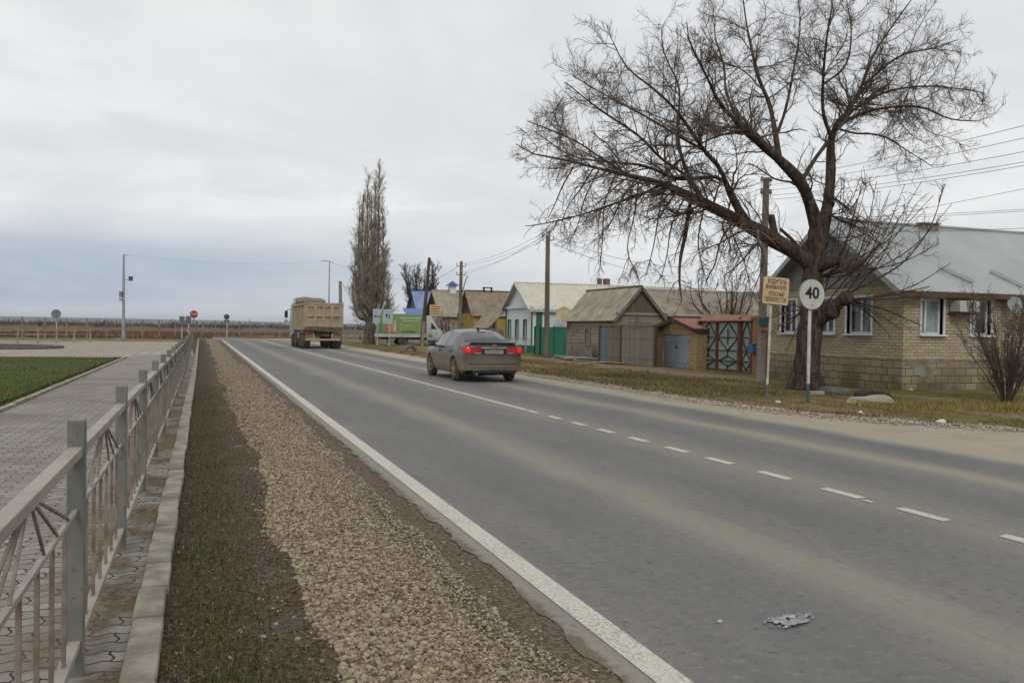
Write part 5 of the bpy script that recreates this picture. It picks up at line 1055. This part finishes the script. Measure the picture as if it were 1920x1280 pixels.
# concrete post fence in the field
pl_ = [(-30,72),(-24,80.5),(-16,91.5),(-3,106),(6,118.5),(14,124),(40,131),(75,140)]; wf = thing('post_fence', 'long row of concrete posts strung with wire along the field edge', 'fence', (-3, 106, 0)); pts = []
for (a, b) in zip(pl_, pl_[1:]):
    L = sqrt((b[0]-a[0])**2+(b[1]-a[1])**2); n = max(1, round(L/2.55)); pts += [(a[0]+(b[0]-a[0])*i/n, a[1]+(b[1]-a[1])*i/n) for i in range(n)]
mPc = simple('fence_post_concrete', '8b8175', '6b6157', 2, .9)
for (x, y) in pts: mb = MB(); h = 1.95+random.uniform(-.06, .06); tx = random.uniform(-.03, .03); mb.tube([(x, y, -.15), (x+tx*.5, y, h*.6), (x+tx, y, h)], [.12, .105, .10], 4); mb.build('post', mPc, wf)
mb = MB()
for (p, q) in zip(pts, pts[1:]):
    for z in (.6, 1.2, 1.75): mb.bar((*p, z), (*q, z), .012)
mb.build('wire', mWire, wf)
# low barrier beside the far dirt road
lb = thing('road_barrier', 'low pale crash barrier by the side road behind the poplar', 'barrier', (16, 100, 0)); mb = MB(); a, b = gp(655, 636), gp(700, 636.5); mb.bar(Vector((13, 93, .55)), Vector((26, 96, .55)), .08, .28); mb.build('beam', simple('barrier_grey', '9a968f', '85817a', 2), lb)
for f in (0, .25, .5, .75, 1): p = Vector((13, 93, 0)).lerp(Vector((26, 96, 0)), f); mb = MB(); mb.box(p.x-.06, p.y-.06, -.1, p.x+.06, p.y+.06, .62); mb.build('post', mBlk, lb)
# ------------------------------------------------------------------ tyres, stones and litter
def tyre(label, c, R, r, rot, half=False, mat=None):
    mb = MB(); prof = []; n = 30; m = 12; vs = []; fs = []
    rng_ = n if not half else n//2+1
    for i in range(rng_):
        a = 2*pi*i/n
        for j in range(m):
            b = 2*pi*j/m; rr = R-r+r*.9*cos(b)*(1 if cos(b) < 0 else .95); zz = r*1.0*np.sign(sin(b))*abs(sin(b))**.6; vs.append(((rr)*cos(a), rr*sin(a), zz))
    for i in range(n if not half else n//2):
        for j in range(m): i2 = (i+1) % n; fs.append((i*m+j, i2*m+j, i2*m+(j+1)%m, i*m+(j+1)%m))
    mb.add(vs, fs); o = mb.build('tyre', mat or mRub, None, smooth=1.2); o.location = c; o.rotation_euler = rot; tag(o, label, 'tyre'); return o
p = gp(1573, 741); tyre('grey worn tyre lying flat near the foot of the big tree', (p.x, p.y+.15, .08), .37, .10, (.0, .03, 0), mat=simple('grey_rubber', '4e4f4d', '646360', 5, .85))
p = gp(1648, 748); tyre('black tyre lying flat between the two pale stones and the brick house', (p.x, p.y+.2, .05), .42, .10, (.06, 0, 0))
p = gp(769, 659.5); tyre('half buried tyre standing in the verge grass near the leaning pole', (p.x, p.y, -.05), .52, .12, (pi/2, 0, .25), True, simple('dusty_rubber', '55524e', '6d6963', 5, .9))
def rock(name, label, c, s, mat, cat='stone', group=None, seed=0):
    bm = bmesh.new(); bmesh.ops.create_icosphere(bm, subdivisions=3, radius=1); r2 = random.Random(seed)
    ph = [r2.uniform(0, 6) for _ in range(6)]
    for v in bm.verts:
        q = v.co.copy(); k = 1+.16*sin(3*q.x+ph[0])*cos(2*q.y+ph[1])+.1*sin(5*q.z+ph[2]+3*q.x)+.05*sin(9*q.y+ph[3]); v.co = Vector((q.x*s[0]*k, q.y*s[1]*k, q.z*s[2]*k))
    me = bpy.data.meshes.new(name); bm.to_mesh(me); bm.free(); me.materials.append(mat); o = link(name, me); o.location = c; tag(o, label, cat, group); return o
mRk = simple('pale_rock', '8d8472', 'a39a88', 5, .9, bump=.6, bscale=30)
p = gp(1632, 756); rock('boulder', 'pale flat boulder in the straw grass in front of the black tyre', (p.x, p.y, .02), (.62, .32, .17), mRk, seed=2)
p = gp(1545, 741); mb = MB(); mb.cbox((0,0,0), (.75,.16,.1)); o = mb.build('kerbstone', mRk, None, bevel=.02); o.location = (p.x, p.y+.1, .05); o.rotation_euler = (0, 0, .1); tag(o, 'broken pale kerbstone lying beside the grey worn tyre', 'kerbstone')
mPlb = simple('white_litter', 'c4c2ba', 'a7a49b', 9, .8)
for (u, v, s, lab) in ((1459, 757, .07, 'white crumpled scrap at the grass edge between the sign posts'), (1764, 795, .09, 'white stone at the pebble edge right of the boulder'), (1707, 733, .07, 'small pale stone by the brick foundation corner'), (1613, 776, .05, 'small white scrap in the straw grass below the boulder')):
    p = gp(u, v); rock('litter', lab, (p.x, p.y, .03), (s, s*.7, s*.6), mPlb, 'litter', seed=int(u))
# torn pale scrap on the asphalt
sc = MB(); c0 = gp(1480, 1167)
gx0, gy0 = np.meshgrid(np.linspace(-.16, .16, 40), np.linspace(-.085, .085, 22)); msk = (fbm(gx0, gy0, 26, 5)*.6+fbm(gx0, gy0, 70, 6)*.4+.13-.2*(gx0/.16)**2-.2*(gy0/.085)**2) > .50
zz = .006+.014*fbm(gx0, gy0, 30, 9)
sc.v = [(c0.x+x+.3*y, c0.y+y, z) for x, y, z in zip(gx0.ravel(), gy0.ravel(), zz.ravel())]
for j in range(21):
    for i in range(39):
        if msk[j, i]: sc.f.append((j*40+i, j*40+i+1, (j+1)*40+i+1, (j+1)*40+i)); sc.mi.append(0)
o = sc.build('torn_scrap', simple('pale_scrap', 'a8aaa8', '6f7374', 25, .6)); tag(o, 'torn pale scrap flattened on the near asphalt', 'litter')
p = gp(1350, 1167); rock('litter', 'tiny white pebble on the asphalt left of the torn scrap', (p.x, p.y, .008), (.014, .009, .008), mPlb, 'litter', seed=5)
# ------------------------------------------------------------------ vehicles
mTyre = NT('dusty_tyre', .9, spec=.15); _n = mTyre.noise(14, 4); mTyre.col(mTyre.mix(mTyre.mr(_n, .4, .65), '39332c', '6d6252')); mTyre = mTyre.done()
mRim = simple('dusty_rim', '7a6f60', '968b7c', 18, .55, .35); mBlkP = simple('black_plastic', '1b1b1c', '2b2a29', 6, .6); mChr = simple('chrome_strip', 'b9bbbd', 'a3a5a6', 3, .25, .7)
def m_lamp(name, c, e):
    t = NT(name, .2, spec=.6); t.col(c); t.put(t.b.inputs['Emission Color'], c); t.b.inputs['Emission Strength'].default_value = e; return t.done()
mTail = m_lamp('lit_tail_lamp', 'c81e1a', .55); mTailD = m_lamp('tail_lamp_lens', '8a1a1a', .25)
def wheel(root, c, R, w, sgn, spokes=5, rimmat=None):
    """axle along X; sgn = outward side"""
    c = Vector(c); mb = MB(); mb.lathe(c, (1,0,0), [(R*.66,-w/2),(R*.93,-w/2),(R,-w*.36),(R,w*.36),(R*.93,w/2),(R*.66,w/2)], 36); wl = mb.build('wheel', mTyre, root, smooth=.8)
    mb = MB(); o = c+Vector((sgn*w*.40, 0, 0)); ax = Vector((sgn, 0, 0))
    mb.lathe(o-ax*.05, ax, [(R*.67,0),(R*.67,.055),(R*.60,.045),(R*.58,.0),(R*.1,-.01)], 30)
    for k in range(spokes):
        a = 2*pi*k/spokes+.3; d = Vector((0, cos(a), sin(a))); mb.bar(o+d*R*.08+ax*.015, o+d*R*.61+ax*.012, R*.2, .03, up=tuple(ax))
    mb.lathe(o-ax*.01, ax, [(R*.17,0),(R*.17,.035),(R*.1,.045)], 14); mb.build('rim', rimmat or mRim, wl, smooth=.6); return wl
# --- grey saloon car, local frame: y forward, origin on the ground under the rear axle
def car_paint():
    t = NT('dusty_grey_paint', .32, .35, .5); z = t.sep(t.obj())[2]; n = t.noise(2.2, 5, t.obj()); f = t.noise(25, 4, t.obj())
    dirt = t.math('MULTIPLY', t.mr(t.math('ADD', z, t.math('MULTIPLY', t.math('SUBTRACT', n, .5), .35)), .34, 1.02, 1.0, .05), t.mr(f, .2, .6, .8, 1.05), clamp=True)
    y = t.sep(t.obj())[1]; dirt = t.math('MULTIPLY', dirt, t.mr(y, -.93, -.72, .6, 1)); t.col(t.mix(dirt, '343433', '85765d')); t.put(t.b.inputs['Roughness'], t.mr(dirt, 0, .8, .28, .75)); t.put(t.b.inputs['Metallic'], t.mr(dirt, 0, .6, .35, 0)); t.b.inputs['Coat Weight'].default_value = .25; t.b.inputs['Coat Roughness'].default_value = .15; return t.done()  # dirt thinned at the tail, which also puts the rear's shade into the colour
mCar = car_paint(); mCG = NT('car_glass', .06, 0, .6); _n = mCG.noise(3, 3, mCG.obj()); mCG.col(mCG.mix(mCG.mr(_n, .4, .6), '2a2e31', '3a3f42')); mCG = mCG.done()
def saloon():
    root = thing('saloon_car', 'dusty grey saloon car with lit red tail lights driving away', 'car', (0, 0, 0)); R, WB = .325, 2.685
    ip = lambda y, xs, vs_: float(np.interp(y, xs, vs_))
    st = [-.975,-.93,-.86,-.76,-.62,-.48,-.44,-.36,-.24,-.12,0,.10,.20,.30,.36,.44,.62,.80,1.0,1.05,1.12,1.3,1.5,1.72,1.86,2.0,2.15,2.25,2.33,2.4,2.48,2.56,2.64,2.72,2.80,2.88,2.97,3.06,3.14,3.24,3.36,3.46,3.55,3.62]
    ZT = ([-.975,-.93,-.86,-.62,-.44,-.20,.30,.62,1.1,1.5,1.86,2.56,2.72,3.1,3.46,3.62], [1.02,1.075,1.095,1.105,1.115,1.245,1.412,1.455,1.478,1.468,1.425,1.10,1.02,.965,.86,.70])
    ZBELT = ([-.975,-.44,.3,1.86,2.56,3.46,3.62], [.93,1.005,.985,.945,.925,.80,.66]); W = ([-.975,-.93,-.86,-.6,0,1.3,2.6,3.2,3.46,3.62], [.70,.79,.845,.885,.897,.897,.893,.865,.80,.68])
    rows = []
    for y in st:
        zt = ip(y, *ZT); zb = ip(y, *ZBELT); w = ip(y, *W); low = ip(y, [-.975,-.7,-.4,2.4,3.2,3.62], [.34,.27,.21,.21,.22,.26]); arch = low
        for yc in (0, WB):
            d = abs(y-yc)
            if d < .385: arch = max(arch, R+sqrt(.385**2-d*d))
        g = -.47 < y < 2.60; gl_ = ip(y, [-.44,-.2,.3,1.5,1.86,2.4,2.6], [.70,.62,.585,.585,.60,.66,.74]) if g else None
        zm = max(.60, arch+.015); zlo = max(.34, arch+.006)
        if g: p5 = (w*.945, zb+.012); p6 = (gl_+.015, zt-.075 if zt-.075 > zb+.03 else zb+.03); p7 = (gl_*.62, zt-.018); p8 = (0, zt)
        else: p5 = (w*.93, zb+.01); p6 = (w*.80, zt-.02); p7 = (w*.45, zt-.003); p8 = (0, zt)
        if not g and p6[1] < p5[1]+.004: p6 = (p6[0], p5[1]+.004); p7 = (p7[0], max(p7[1], p6[1]+.004)); p8 = (0, max(zt, p7[1]+.002))
        rows.append([(0, low+.02), (w*.86, arch), (w*.975, zlo), (w, zm), (w*.985, max(.80, zm+.02) if zb > .84 else zb-.05), p5, p6, p7, p8])
    ny = len(st); npf = 9; body = MB(); gls = {}
    def vid(i, j, s): return (i, j, s)
    def add(mb, quad): mb.add(quad, [tuple(range(len(quad)))])
    def V(i, j, s): x, z = rows[i][j]; return Vector((s*x, st[i], z))
    side_ok = lambda y0, y1: (.10 <= y0 and y1 <= 1.0) or (1.12 <= y0 and y1 <= 2.15)
    glass_side = MB(); glass_rear = MB(); glass_front = MB(); bod = MB(); under = MB()
    idx = {}
    def bv(i, j, s):
        if j in (0, 8): s = 1
        k = (i, j, s)
        if k not in idx: idx[k] = len(bod.v); bod.v.append(tuple(V(i, j, s)))
        return idx[k]
    for i in range(ny-1):
        for s in (1, -1):
            for j in range(npf-1):
                y0, y1 = st[i], st[i+1]
                if j == 5 and side_ok(y0, y1): add(glass_side, [V(i,j,s)*1+Vector((-s*.004,0,0)),V(i+1,j,s)+Vector((-s*.004,0,0)),V(i+1,j+1,s)+Vector((-s*.004,0,0)),V(i,j+1,s)+Vector((-s*.004,0,0))]); continue
                if j >= 6 and -.44 <= y0 and y1 <= .30: add(glass_rear, [V(i,j,s),V(i+1,j,s),V(i+1,j+1,s),V(i,j+1,s)]); continue
                if j >= 6 and 1.86 <= y0 and y1 <= 2.48: add(glass_front, [V(i,j,s),V(i+1,j,s),V(i+1,j+1,s),V(i,j+1,s)]); continue
                bod.f.append((bv(i,j,s), bv(i+1,j,s), bv(i+1,j+1,s), bv(i,j+1,s))); bod.mi.append(1 if j == 0 else 0)
    for i in (0, ny-1): bod.f.append(tuple(bv(i,j,1) for j in range(npf))+tuple(bv(i,j,-1) for j in range(npf-2, 0, -1))); bod.mi.append(0)
    bo = bod.build('body', [mCar, mBlkP], root, smooth=.75)
    for nm, m_ in (('side_window', glass_side), ('rear_window', glass_rear), ('windscreen', glass_front)):
        if nm == 'side_window':
            for sg in (1, -1):
                for lo, hi in ((.0, 1.02), (1.1, 2.3)):
                    q = MB()
                    for f in m_.f:
                        P = [m_.v[k] for k in f]
                        if P[0][0]*sg > 0 and lo <= P[0][1] <= hi and P[1][1] <= hi: q.add(P, [(0,1,2,3)])
                    q.build(nm, mCG, root, smooth=1)
        else: m_.build(nm, mCG, root, smooth=1)
    for sg in (1, -1):
        for yc in (0, WB): wheel(root, (sg*.785, yc, R), R, .20, sg)
        mb = MB()
        for yc in (0, WB): pass
        # tail light wraps the corner
        z0, z1 = .815, .985; yo = -.985
        poly = [Vector((sg*.37, -.990, z0+.02)), Vector((sg*.37, -.990, z1-.035)), Vector((sg*.66, -.996, z1)), Vector((sg*.815, -.945, z1)), Vector((sg*.893, -.70, z1-.03)), Vector((sg*.905, -.70, z0+.075)), Vector((sg*.835, -.945, z0-.02)), Vector((sg*.66, -.996, z0-.015))]
        vin = [p+Vector((-sg*.05, .06, 0)) for p in poly]; n = len(poly); c = Vector((sg*.70, -.955, (z0+z1)/2))
        mb.add(poly+vin, [(0,1,2,7),(2,3,6,7),(3,4,5,6)]+[(k,(k+1)%n,(k+1)%n+n,k+n) for k in range(n)]); tl = mb.build('tail_light', mTailD, root, smooth=.9)
        mb = MB(); mb.lathe((sg*.745, -.968, .90), (sg*.30, -1, 0), [(.078,-.02),(.078,.012),(.05,.022)], 20); mb.build('lit_lamp', mTail, tl)
        mb = MB(); mb.box(min(sg*.38, sg*.60), -.992, .80, max(sg*.38, sg*.60), -.96, .818); mb.build('reversing_strip', simple('pale_lens', 'b3a9a4', '9d9590', 9, .3), tl)
        # mirror
        mb = MB(); mb.prism([Vector((sg*.93, 1.86, .93)), Vector((sg*1.09, 1.88, .95)), Vector((sg*1.10, 1.89, 1.05)), Vector((sg*1.04, 1.88, 1.09)), Vector((sg*.94, 1.86, 1.07))], (0, -.06, 0), (0, .12, 0)); mb.bar((sg*.85, 1.93, .95), (sg*.98, 1.90, .98), .05, .05); mb.build('mirror', mBlkP, root, bevel=.015, smooth=.8)
        for y in (.36, 1.42):
            mb = MB(); mb.bar((sg*.895, y-.09, .83), (sg*.895, y+.09, .835), .035, .03); mb.build('door_handle', mBlkP, root, bevel=.008)
        for y in (1.06, .02+2.15, .12):
            mb = MB(); x1 = ip(y, *W)
            mb.bar((sg*(x1*.988), y+.0, .33 if y > .2 else .80), (sg*(x1*.951), y, .965), .008, .008); mb.build('door_gap', mDark, bo)
        mb = MB(); mb.bar((sg*.845, .06, .985), (sg*.85, 2.2, .955), .012, .02); mb.build('window_trim', mChr, bo)
    def rb(nm, m, x0, x1, z0, z1, y0, y1, bev=.006, par=None): mb = MB(); mb.box(x0, y0, z0, x1, y1, z1); return mb.build(nm, m, par or root, bevel=bev)
    rb('chrome_bar', mChr, -.37, .37, .935, .975, -.995, -.95); pl = rb('number_plate', simple('dusty_plate', '9a9484', '837c6c', 9, .6), -.27, .27, .79, .905, -.99, -.96); rb('plate_recess', mBlkP, -.36, .36, .775, .935, -.981, -.955)
    rb('spoiler_lip', mCar, -.66, .66, 1.085, 1.105, -.955, -.78, .008); rb('bumper_line', mBlkP, -.72, .72, .505, .52, -.985, -.95); rb('bumper_line', mBlkP, -.66, .66, .40, .412, -.983, -.95); rb('bumper_skirt', mBlkP, -.62, .62, .27, .345, -.975, -.85); rb('boot_gap', mDark, -.62, .62, .752, .760, -.980, -.95)
    rb('rear_axle', mBlkP, -.7, .7, .22, .34, -.12, .12); rb('underbody', mBlkP, -.60, .60, .19, .26, -.7, 3.2); 
    mb = MB(); mb.tube([(-.48,-.93,.24), (-.48,-.6,.26)], .035, 10); mb.build('exhaust', mGalv, root)
    mb = MB(); mb.prism([Vector((-.085,-.998,1.0)), Vector((-.028,-.998,1.03)), Vector((-.028,-.998,1.045)), Vector((.028,-.998,1.045)), Vector((.028,-.998,1.03)), Vector((.085,-.998,1.03)), Vector((.07,-.998,1.0)), Vector((.028,-.998,1.0)), Vector((.028,-.998,.985)), Vector((-.028,-.998,.985)), Vector((-.028,-.998,1.0))], (0,.04,.008), (0,0,.008)); mb.build('emblem', simple('gold_emblem', 'a39468', '8f8058', 9, .35, .5), root)
    mb = MB(); mb.prism([Vector((0,.42,1.43)), Vector((0,.62,1.45)), Vector((0,.50,1.515)), Vector((0,.45,1.51))], (-.015,0,0), (.015,0,0)); mb.build('aerial', mBlkP, root); rb('brake_lamp', mTailD, -.12, .12, 1.375, 1.392, .20, .24)
    root.location = (7.56, 23.25, 0); return root
saloon()
# --- dump truck, local frame y forward, origin under the tail
def dump_truck():
    mB_ = NT('dusty_tipper_paint', .85, .0, .2); n = mB_.noise(1.3, 6, mB_.obj()); f = mB_.noise(14, 5, mB_.obj()); mB_.col(mB_.mix(mB_.mr(f, .45, .7, 0, .4), mB_.mix(mB_.mr(n, .35, .65), 'a99d86', '968a74'), '7c705e')); mB_ = mB_.done()
    mFr_ = simple('dusty_chassis', '3a352f', '5b5245', 4, .9); mCab = simple('pale_cab_paint', 'a9b0b2', '8d8d86', 1.2, .5)
    root = thing('dump_truck', 'dusty tan dump truck driving away along the right lane', 'truck', (0, 0, 0))
    w, zb, zt, L = 1.24, 1.28, 3.0, 6.0
    mb = MB(); mb.box(-w, .1, zb, -w+.06, L, zt); mb.box(w-.06, .1, zb, w, L, zt); mb.box(-w, .1, zb-.08, w, L, zb+.06); mb.box(-w+.06, L-.08, zb, w-.06, L, zt+.12); mb.prism([Vector((-w, L-.02, zt)), Vector((-w, L-.5, zt)), Vector((-w, L-.02, zt+.5))], (0,0,0), (.06,0,0)); bd = mb.build('tipper_body', mB_, root)
    mb = MB()
    for sg in (1, -1):
        for i in range(9): y = .25+i*(L-.4)/8; mb.box(min(sg*w, sg*(w+.07)), y-.05, zb, max(sg*w, sg*(w+.07)), y+.05, zt-.02)
        for z in (zb+.04, zt-.04): mb.box(min(sg*w, sg*(w+.09)), .1, z-.07, max(sg*w, sg*(w+.09)), L, z+.07)
    mb.build('side_rib', mB_, bd)
    # tailgate with two rows of four recessed panels
    mb = MB(); xs = [-w-.02]; cols = []; g0, g1 = zb+.22, zt; hh = (.18, .13)
    holes = []; pw = .36
    for k in range(4):
        cx = -w+.42+k*(2*w-.84)/3
        for (z0, z1) in ((zb+.34, zb+.84), (zb+1.02, zb+1.50)): holes.append((cx-pw/2, cx+pw/2, z0, z1))
    wallq(mb, lambda u, z, d: (u, .0+d, z), -w, w, zb+.12, zt, holes, .09); mb.box(-w, .09, zb+.12, w, .13, zt); tg = mb.build('tailgate', mB_, root)
    mb = MB(); mb.box(-w-.04, -.03, zt-.06, w+.04, .10, zt+.06); mb.box(-w-.05, -.04, zb+.1, -w+.05, .1, zt+.12); mb.box(w-.05, -.04, zb+.1, w+.05, .1, zt+.12); mb.box(-w, -.03, zb+.86, w, .0, zb+1.0); mb.build('tailgate_frame', mB_, tg)
    mb = MB(); mb.prism([Vector((-w, -.06, zb+.18)), Vector((-w, .05, zb+.22)), Vector((-w, .3, zb-.10)), Vector((-w, .05, zb-.05))], (0,0,0), (2*w,0,0)); mb.build('tail_lip', simple('worn_lip', '5d554a', '7b7060', 5, .8), tg)
    # rolled tarp near the front
    mb = MB(); mb.tube([(-w+.08, L-.45, zt+.27), (-.5, L-.5, zt+.32), (.1, L-.45, zt+.29), (.6, L-.5, zt+.28), (w-.3, L-.45, zt+.22)], [.24,.30,.27,.28,.18], 12); mb.build('rolled_tarp', simple('dusty_tarp', '77726a', '8d877d', 3, .9, bump=.6, bscale=9), root, smooth=1)
    mb = MB(); mb.box(-.45, .3, .80, -.33, 8.2, 1.05); mb.box(.33, .3, .80, .45, 8.2, 1.05)
    for y in (.35, 3.0, 5.5): mb.box(-.45, y-.06, .82, .45, y+.06, 1.0)
    mb.build('chassis', mFr_, root)
    mb = MB(); mb.box(-1.15, .15, .55, 1.15, .28, .68); mb.bar((-.6, .22, .62), (-.6, .3, 1.0), .1); mb.bar((.6, .22, .62), (.6, .3, 1.0), .1); mb.build('rear_bumper', mB_, root)
    for sg in (1, -1):
        mb = MB(); mb.box(min(sg*.62, sg*1.18), .2, .62, max(sg*.62, sg*1.18), .24, 1.12); mb.build('mud_flap', simple('dusty_flap', '6b6152', '7d725f', 4, .9), root)
        mb = MB(); mb.box(min(sg*.70, sg*1.14), .12, 1.0, max(sg*.70, sg*1.14), .2, 1.13); tl = mb.build('tail_light', simple('dull_red_lens', '5a2a28', '6f3531', 6, .5), root)
        mb = MB(); mb.disc((sg*1.03, .115, 1.065), (0,1,0), .055, .02, 14); mb.build('lit_lamp', m_lamp('dim_lamp', 'a02a22', .5), tl)
        for y in (.95, 2.3):
            for dx in (.92, 1.14) if True else (): 
                c = (sg*dx, y, .52); m2 = MB(); m2.lathe(c, (1,0,0), [(.3,-.13),(.48,-.13),(.52,-.09),(.52,.09),(.48,.13),(.3,.13)], 26); wl = m2.build('wheel', mTyre, root, smooth=.8)
                m2 = MB(); m2.lathe(c, (sg,0,0), [(.31,-.1),(.31,.1),(.27,.1),(.24,.02),(.1,.0),(.1,.09),(.03,.1)], 20); m2.build('rim', mRim, wl, smooth=.6)
        for y in (5.2, 6.95): wheel(root, (sg*1.05, y, .52), .52, .3, sg, 6)
        mb = MB(); mb.box(min(sg*.75, sg*1.2), .5, 1.08, max(sg*.75, sg*1.2), 2.9, 1.14); mb.build('mudguard', mB_, root)
        mb = MB(); mb.bar((sg*1.2, 7.6, 2.75), (sg*1.5, 7.75, 2.65), .04); mb.bar((sg*1.2, 7.6, 1.75), (sg*1.5, 7.75, 1.85), .04); ma = mb.build('mirror_arm', mBlkP, root); mb = MB(); mb.box(min(sg*1.42, sg*1.64), 7.7, 2.1, max(sg*1.42, sg*1.64), 7.85, 2.62); mb.build('mirror', simple('mirror_shell', '23292d', '33393d', 3, .4), ma, bevel=.02); mb = MB(); mb.lathe((sg*1.54, 7.78, 1.86), (0,1,0), [(.02,-.06),(.13,-.04),(.14,.03),(.05,.07)], 14); mb.build('round_mirror', mCab, ma)
    for y in (3.4, 4.1): pass
    mb = MB(); mb.box(.5, 3.3, .6, 1.15, 4.5, 1.1); mb.build('fuel_tank', mFr_, root, bevel=.05); mb = MB(); mb.box(-1.15, 3.4, .6, -.5, 4.4, 1.1); mb.build('tool_box', mB_, root, bevel=.03)
    mb = MB(); P = [Vector((-1.22, 6.3, .95)), Vector((-1.22, 6.3, 2.95)), Vector((-1.22, 6.6, 3.15)), Vector((-1.22, 7.6, 3.12)), Vector((-1.22, 8.15, 2.2)), Vector((-1.22, 8.25, .7)), Vector((-1.22, 7.6, .7))]; mb.prism(P, (0,0,0), (2.44,0,0)); cb = mb.build('cab', mCab, root, bevel=.05, smooth=.8)
    mb = MB(); mb.box(-.95, 6.27, 2.15, .95, 6.31, 2.75); mb.build('rear_window', mGl, cb)
    for sg in (1, -1): mb = MB(); mb.prism([Vector((sg*1.225, 6.75, 1.95)), Vector((sg*1.225, 7.9, 1.95)), Vector((sg*1.225, 7.55, 2.75)), Vector((sg*1.225, 6.75, 2.75))], (-.01, 0, 0), (.01, 0, 0)); mb.build('side_window', mGl, cb)
    root.location = (7.55, 57.5, 0); root.rotation_euler = (0, 0, radians(1.5)); return root
dump_truck()
# --- small flatbed with a green advertising box, facing +X
def ad_truck():
    y0, y1 = 70.3, 72.2; root = thing('flatbed_truck', 'small white flatbed truck carrying a green advertising box', 'truck', (16.5, 71.2, 0)); X = lambda u, v=620: atY(u, v, y0).x; Z = lambda v, u=760: atY(u, v, y0).z
    xa, xb, xc, xd = X(711.5), X(799), X(800.5), X(830); mVW = simple('van_white', 'bfc1c0', 'a8aaa8', 1.5, .45)
    mb = MB(); mb.box(xa-.05, y0-.05, Z(632), xb, y1+.05, Z(626)); mb.build('flatbed', mVW, root); zb0, zb1 = Z(625.5), Z(588.5)
    mb = MB(); mb.box(xa+.1, y0+.15, zb0, xb-.02, y1-.15, zb1); bx = mb.build('advert_box', simple('advert_green', '6f8a58', '7a9460', .8, .6), root)
    gq = MB(); gq.box(xa+1.6, y0+.142, zb0+.2, xb-.05, y0+.15, zb0+.9); gq.build('green_panel', simple('advert_bright_green', '759056', '80995f', 1.2, .6), bx)
    def lines(nm, m, items):
        mb = MB()
        for (u0, u1, v0, v1) in items: mb.box(X(u0), y0+.12, Z(v1), X(u1), y0+.14, Z(v0))
        return mb.build(nm, m, bx)
    for it in ((750, 790, 594.5, 598), (754, 786, 600, 603)): lines('pale_lettering', simple('advert_pale', 'a7b893', '98aa84'), [it])
    lines('yellow_strip', simple('advert_yellow', 'b3a04a', 'a59244'), [(760, 776, 609, 613)]); lines('dark_lettering', simple('advert_dark', '3f5a2c'), [(753, 779, 620.5, 622.5)]); lines('green_edge', simple('advert_edge_green', '2f8a54'), [(711.8, 716.5, 606, 624.5)])
    lines('picture', simple('advert_picture', '7d6f5d', '9a7a62', 2.5), [(717, 746, 607.5, 624.5)])
    mb = MB(); mb.prism([Vector((X(u), y0+.118, Z(v))) for u, v in ((725,611),(737,609),(745,618),(744,624),(736,623),(730,617))], (0,-.006,0), (0,0,0)); mb.build('picture_patch', simple('advert_peach', 'a97b5c', 'b98d6e', 3), bx)
    mb = MB(); mb.prism([Vector((X(u), y0+.116, Z(v))) for u, v in ((738,620),(744,620),(744.5,610),(742.5,605),(742.5,600.5),(740,600.5),(740,605),(737.5,610))], (0,-.006,0), (0,0,0)); mb.build('picture_bottle', simple('advert_bottle', 'b5b8a8', 'a3a896', 4), bx)
    # cab
    zt, zm, zl = Z(592, 815), Z(612, 815), .42
    P = [Vector((xc, y0+.05, zl)), Vector((xc, y0+.05, zt)), Vector((xd-1.0, y0+.05, zt)), Vector((xd-.35, y0+.05, 1.45)), Vector((xd+.25, y0+.05, 1.28)), Vector((xd+.3, y0+.05, zl))]
    mb = MB(); mb.prism(P, (0,0,0), (0,1.85,0)); cb = mb.build('cab', mVW, root, bevel=.06, smooth=.8)
    mb = MB(); mb.prism([Vector((xc+.38, y0+.04, 1.42)), Vector((xc+.38, y0+.04, 1.98)), Vector((xd-.98, y0+.04, 1.98)), Vector((xd-.52, y0+.04, 1.42))], (0,-.01,0), (0,.02,0)); mb.build('side_window', mGl, cb); mb = MB(); mb.add([(xd-.96,y0+.2,zt-.06),(xd-.96,y0+1.75,zt-.06),(xd-.33,y0+1.75,1.5),(xd-.33,y0+.2,1.5)], [(0,1,2,3)]); mb.v = [(v[0]+.03, v[1], v[2]+.02) for v in mb.v]; mb.build('windscreen', mGl, cb)
    mb = MB(); mb.box(xc+.75, y0+.035, 1.0, xc+.92, y0+.05, 1.05); mb.build('door_handle', mBlkP, cb); mb = MB(); mb.box(xc+.2, y0+.035, .72, xc+.48, y0+.05, .95); mb.build('door_emblem', simple('faded_green_decal', '5f7a3c', '6d8848', 6), cb)
    mb = MB(); mb.box(xa+.2, y0+.4, .5, xd, y1-.4, .72); mb.build('chassis', mBlkP, root)
    for x in (X(755), xd-.45):
        for yy, sg in ((y0+.2, -1), (y1-.2, 1)):
            c = (x, yy, .36); mb = MB(); mb.lathe(c, (0,1,0), [(.22,-.12),(.33,-.12),(.36,-.08),(.36,.08),(.33,.12),(.22,.12)], 26); wl = mb.build('wheel', mTyre, root, smooth=.8); mb = MB(); mb.lathe(c, (0,sg,0), [(.23,-.1),(.23,.09),(.19,.07),(.08,.05),(.08,.1),(.03,.11)], 18); mb.build('rim', mRim, wl, smooth=.6)
    mb = MB(); mb.box(X(735)-.2, y0+.1, .45, X(742), y0+.2, .62); mb.build('mudguard', mGalv, root)
ad_truck()
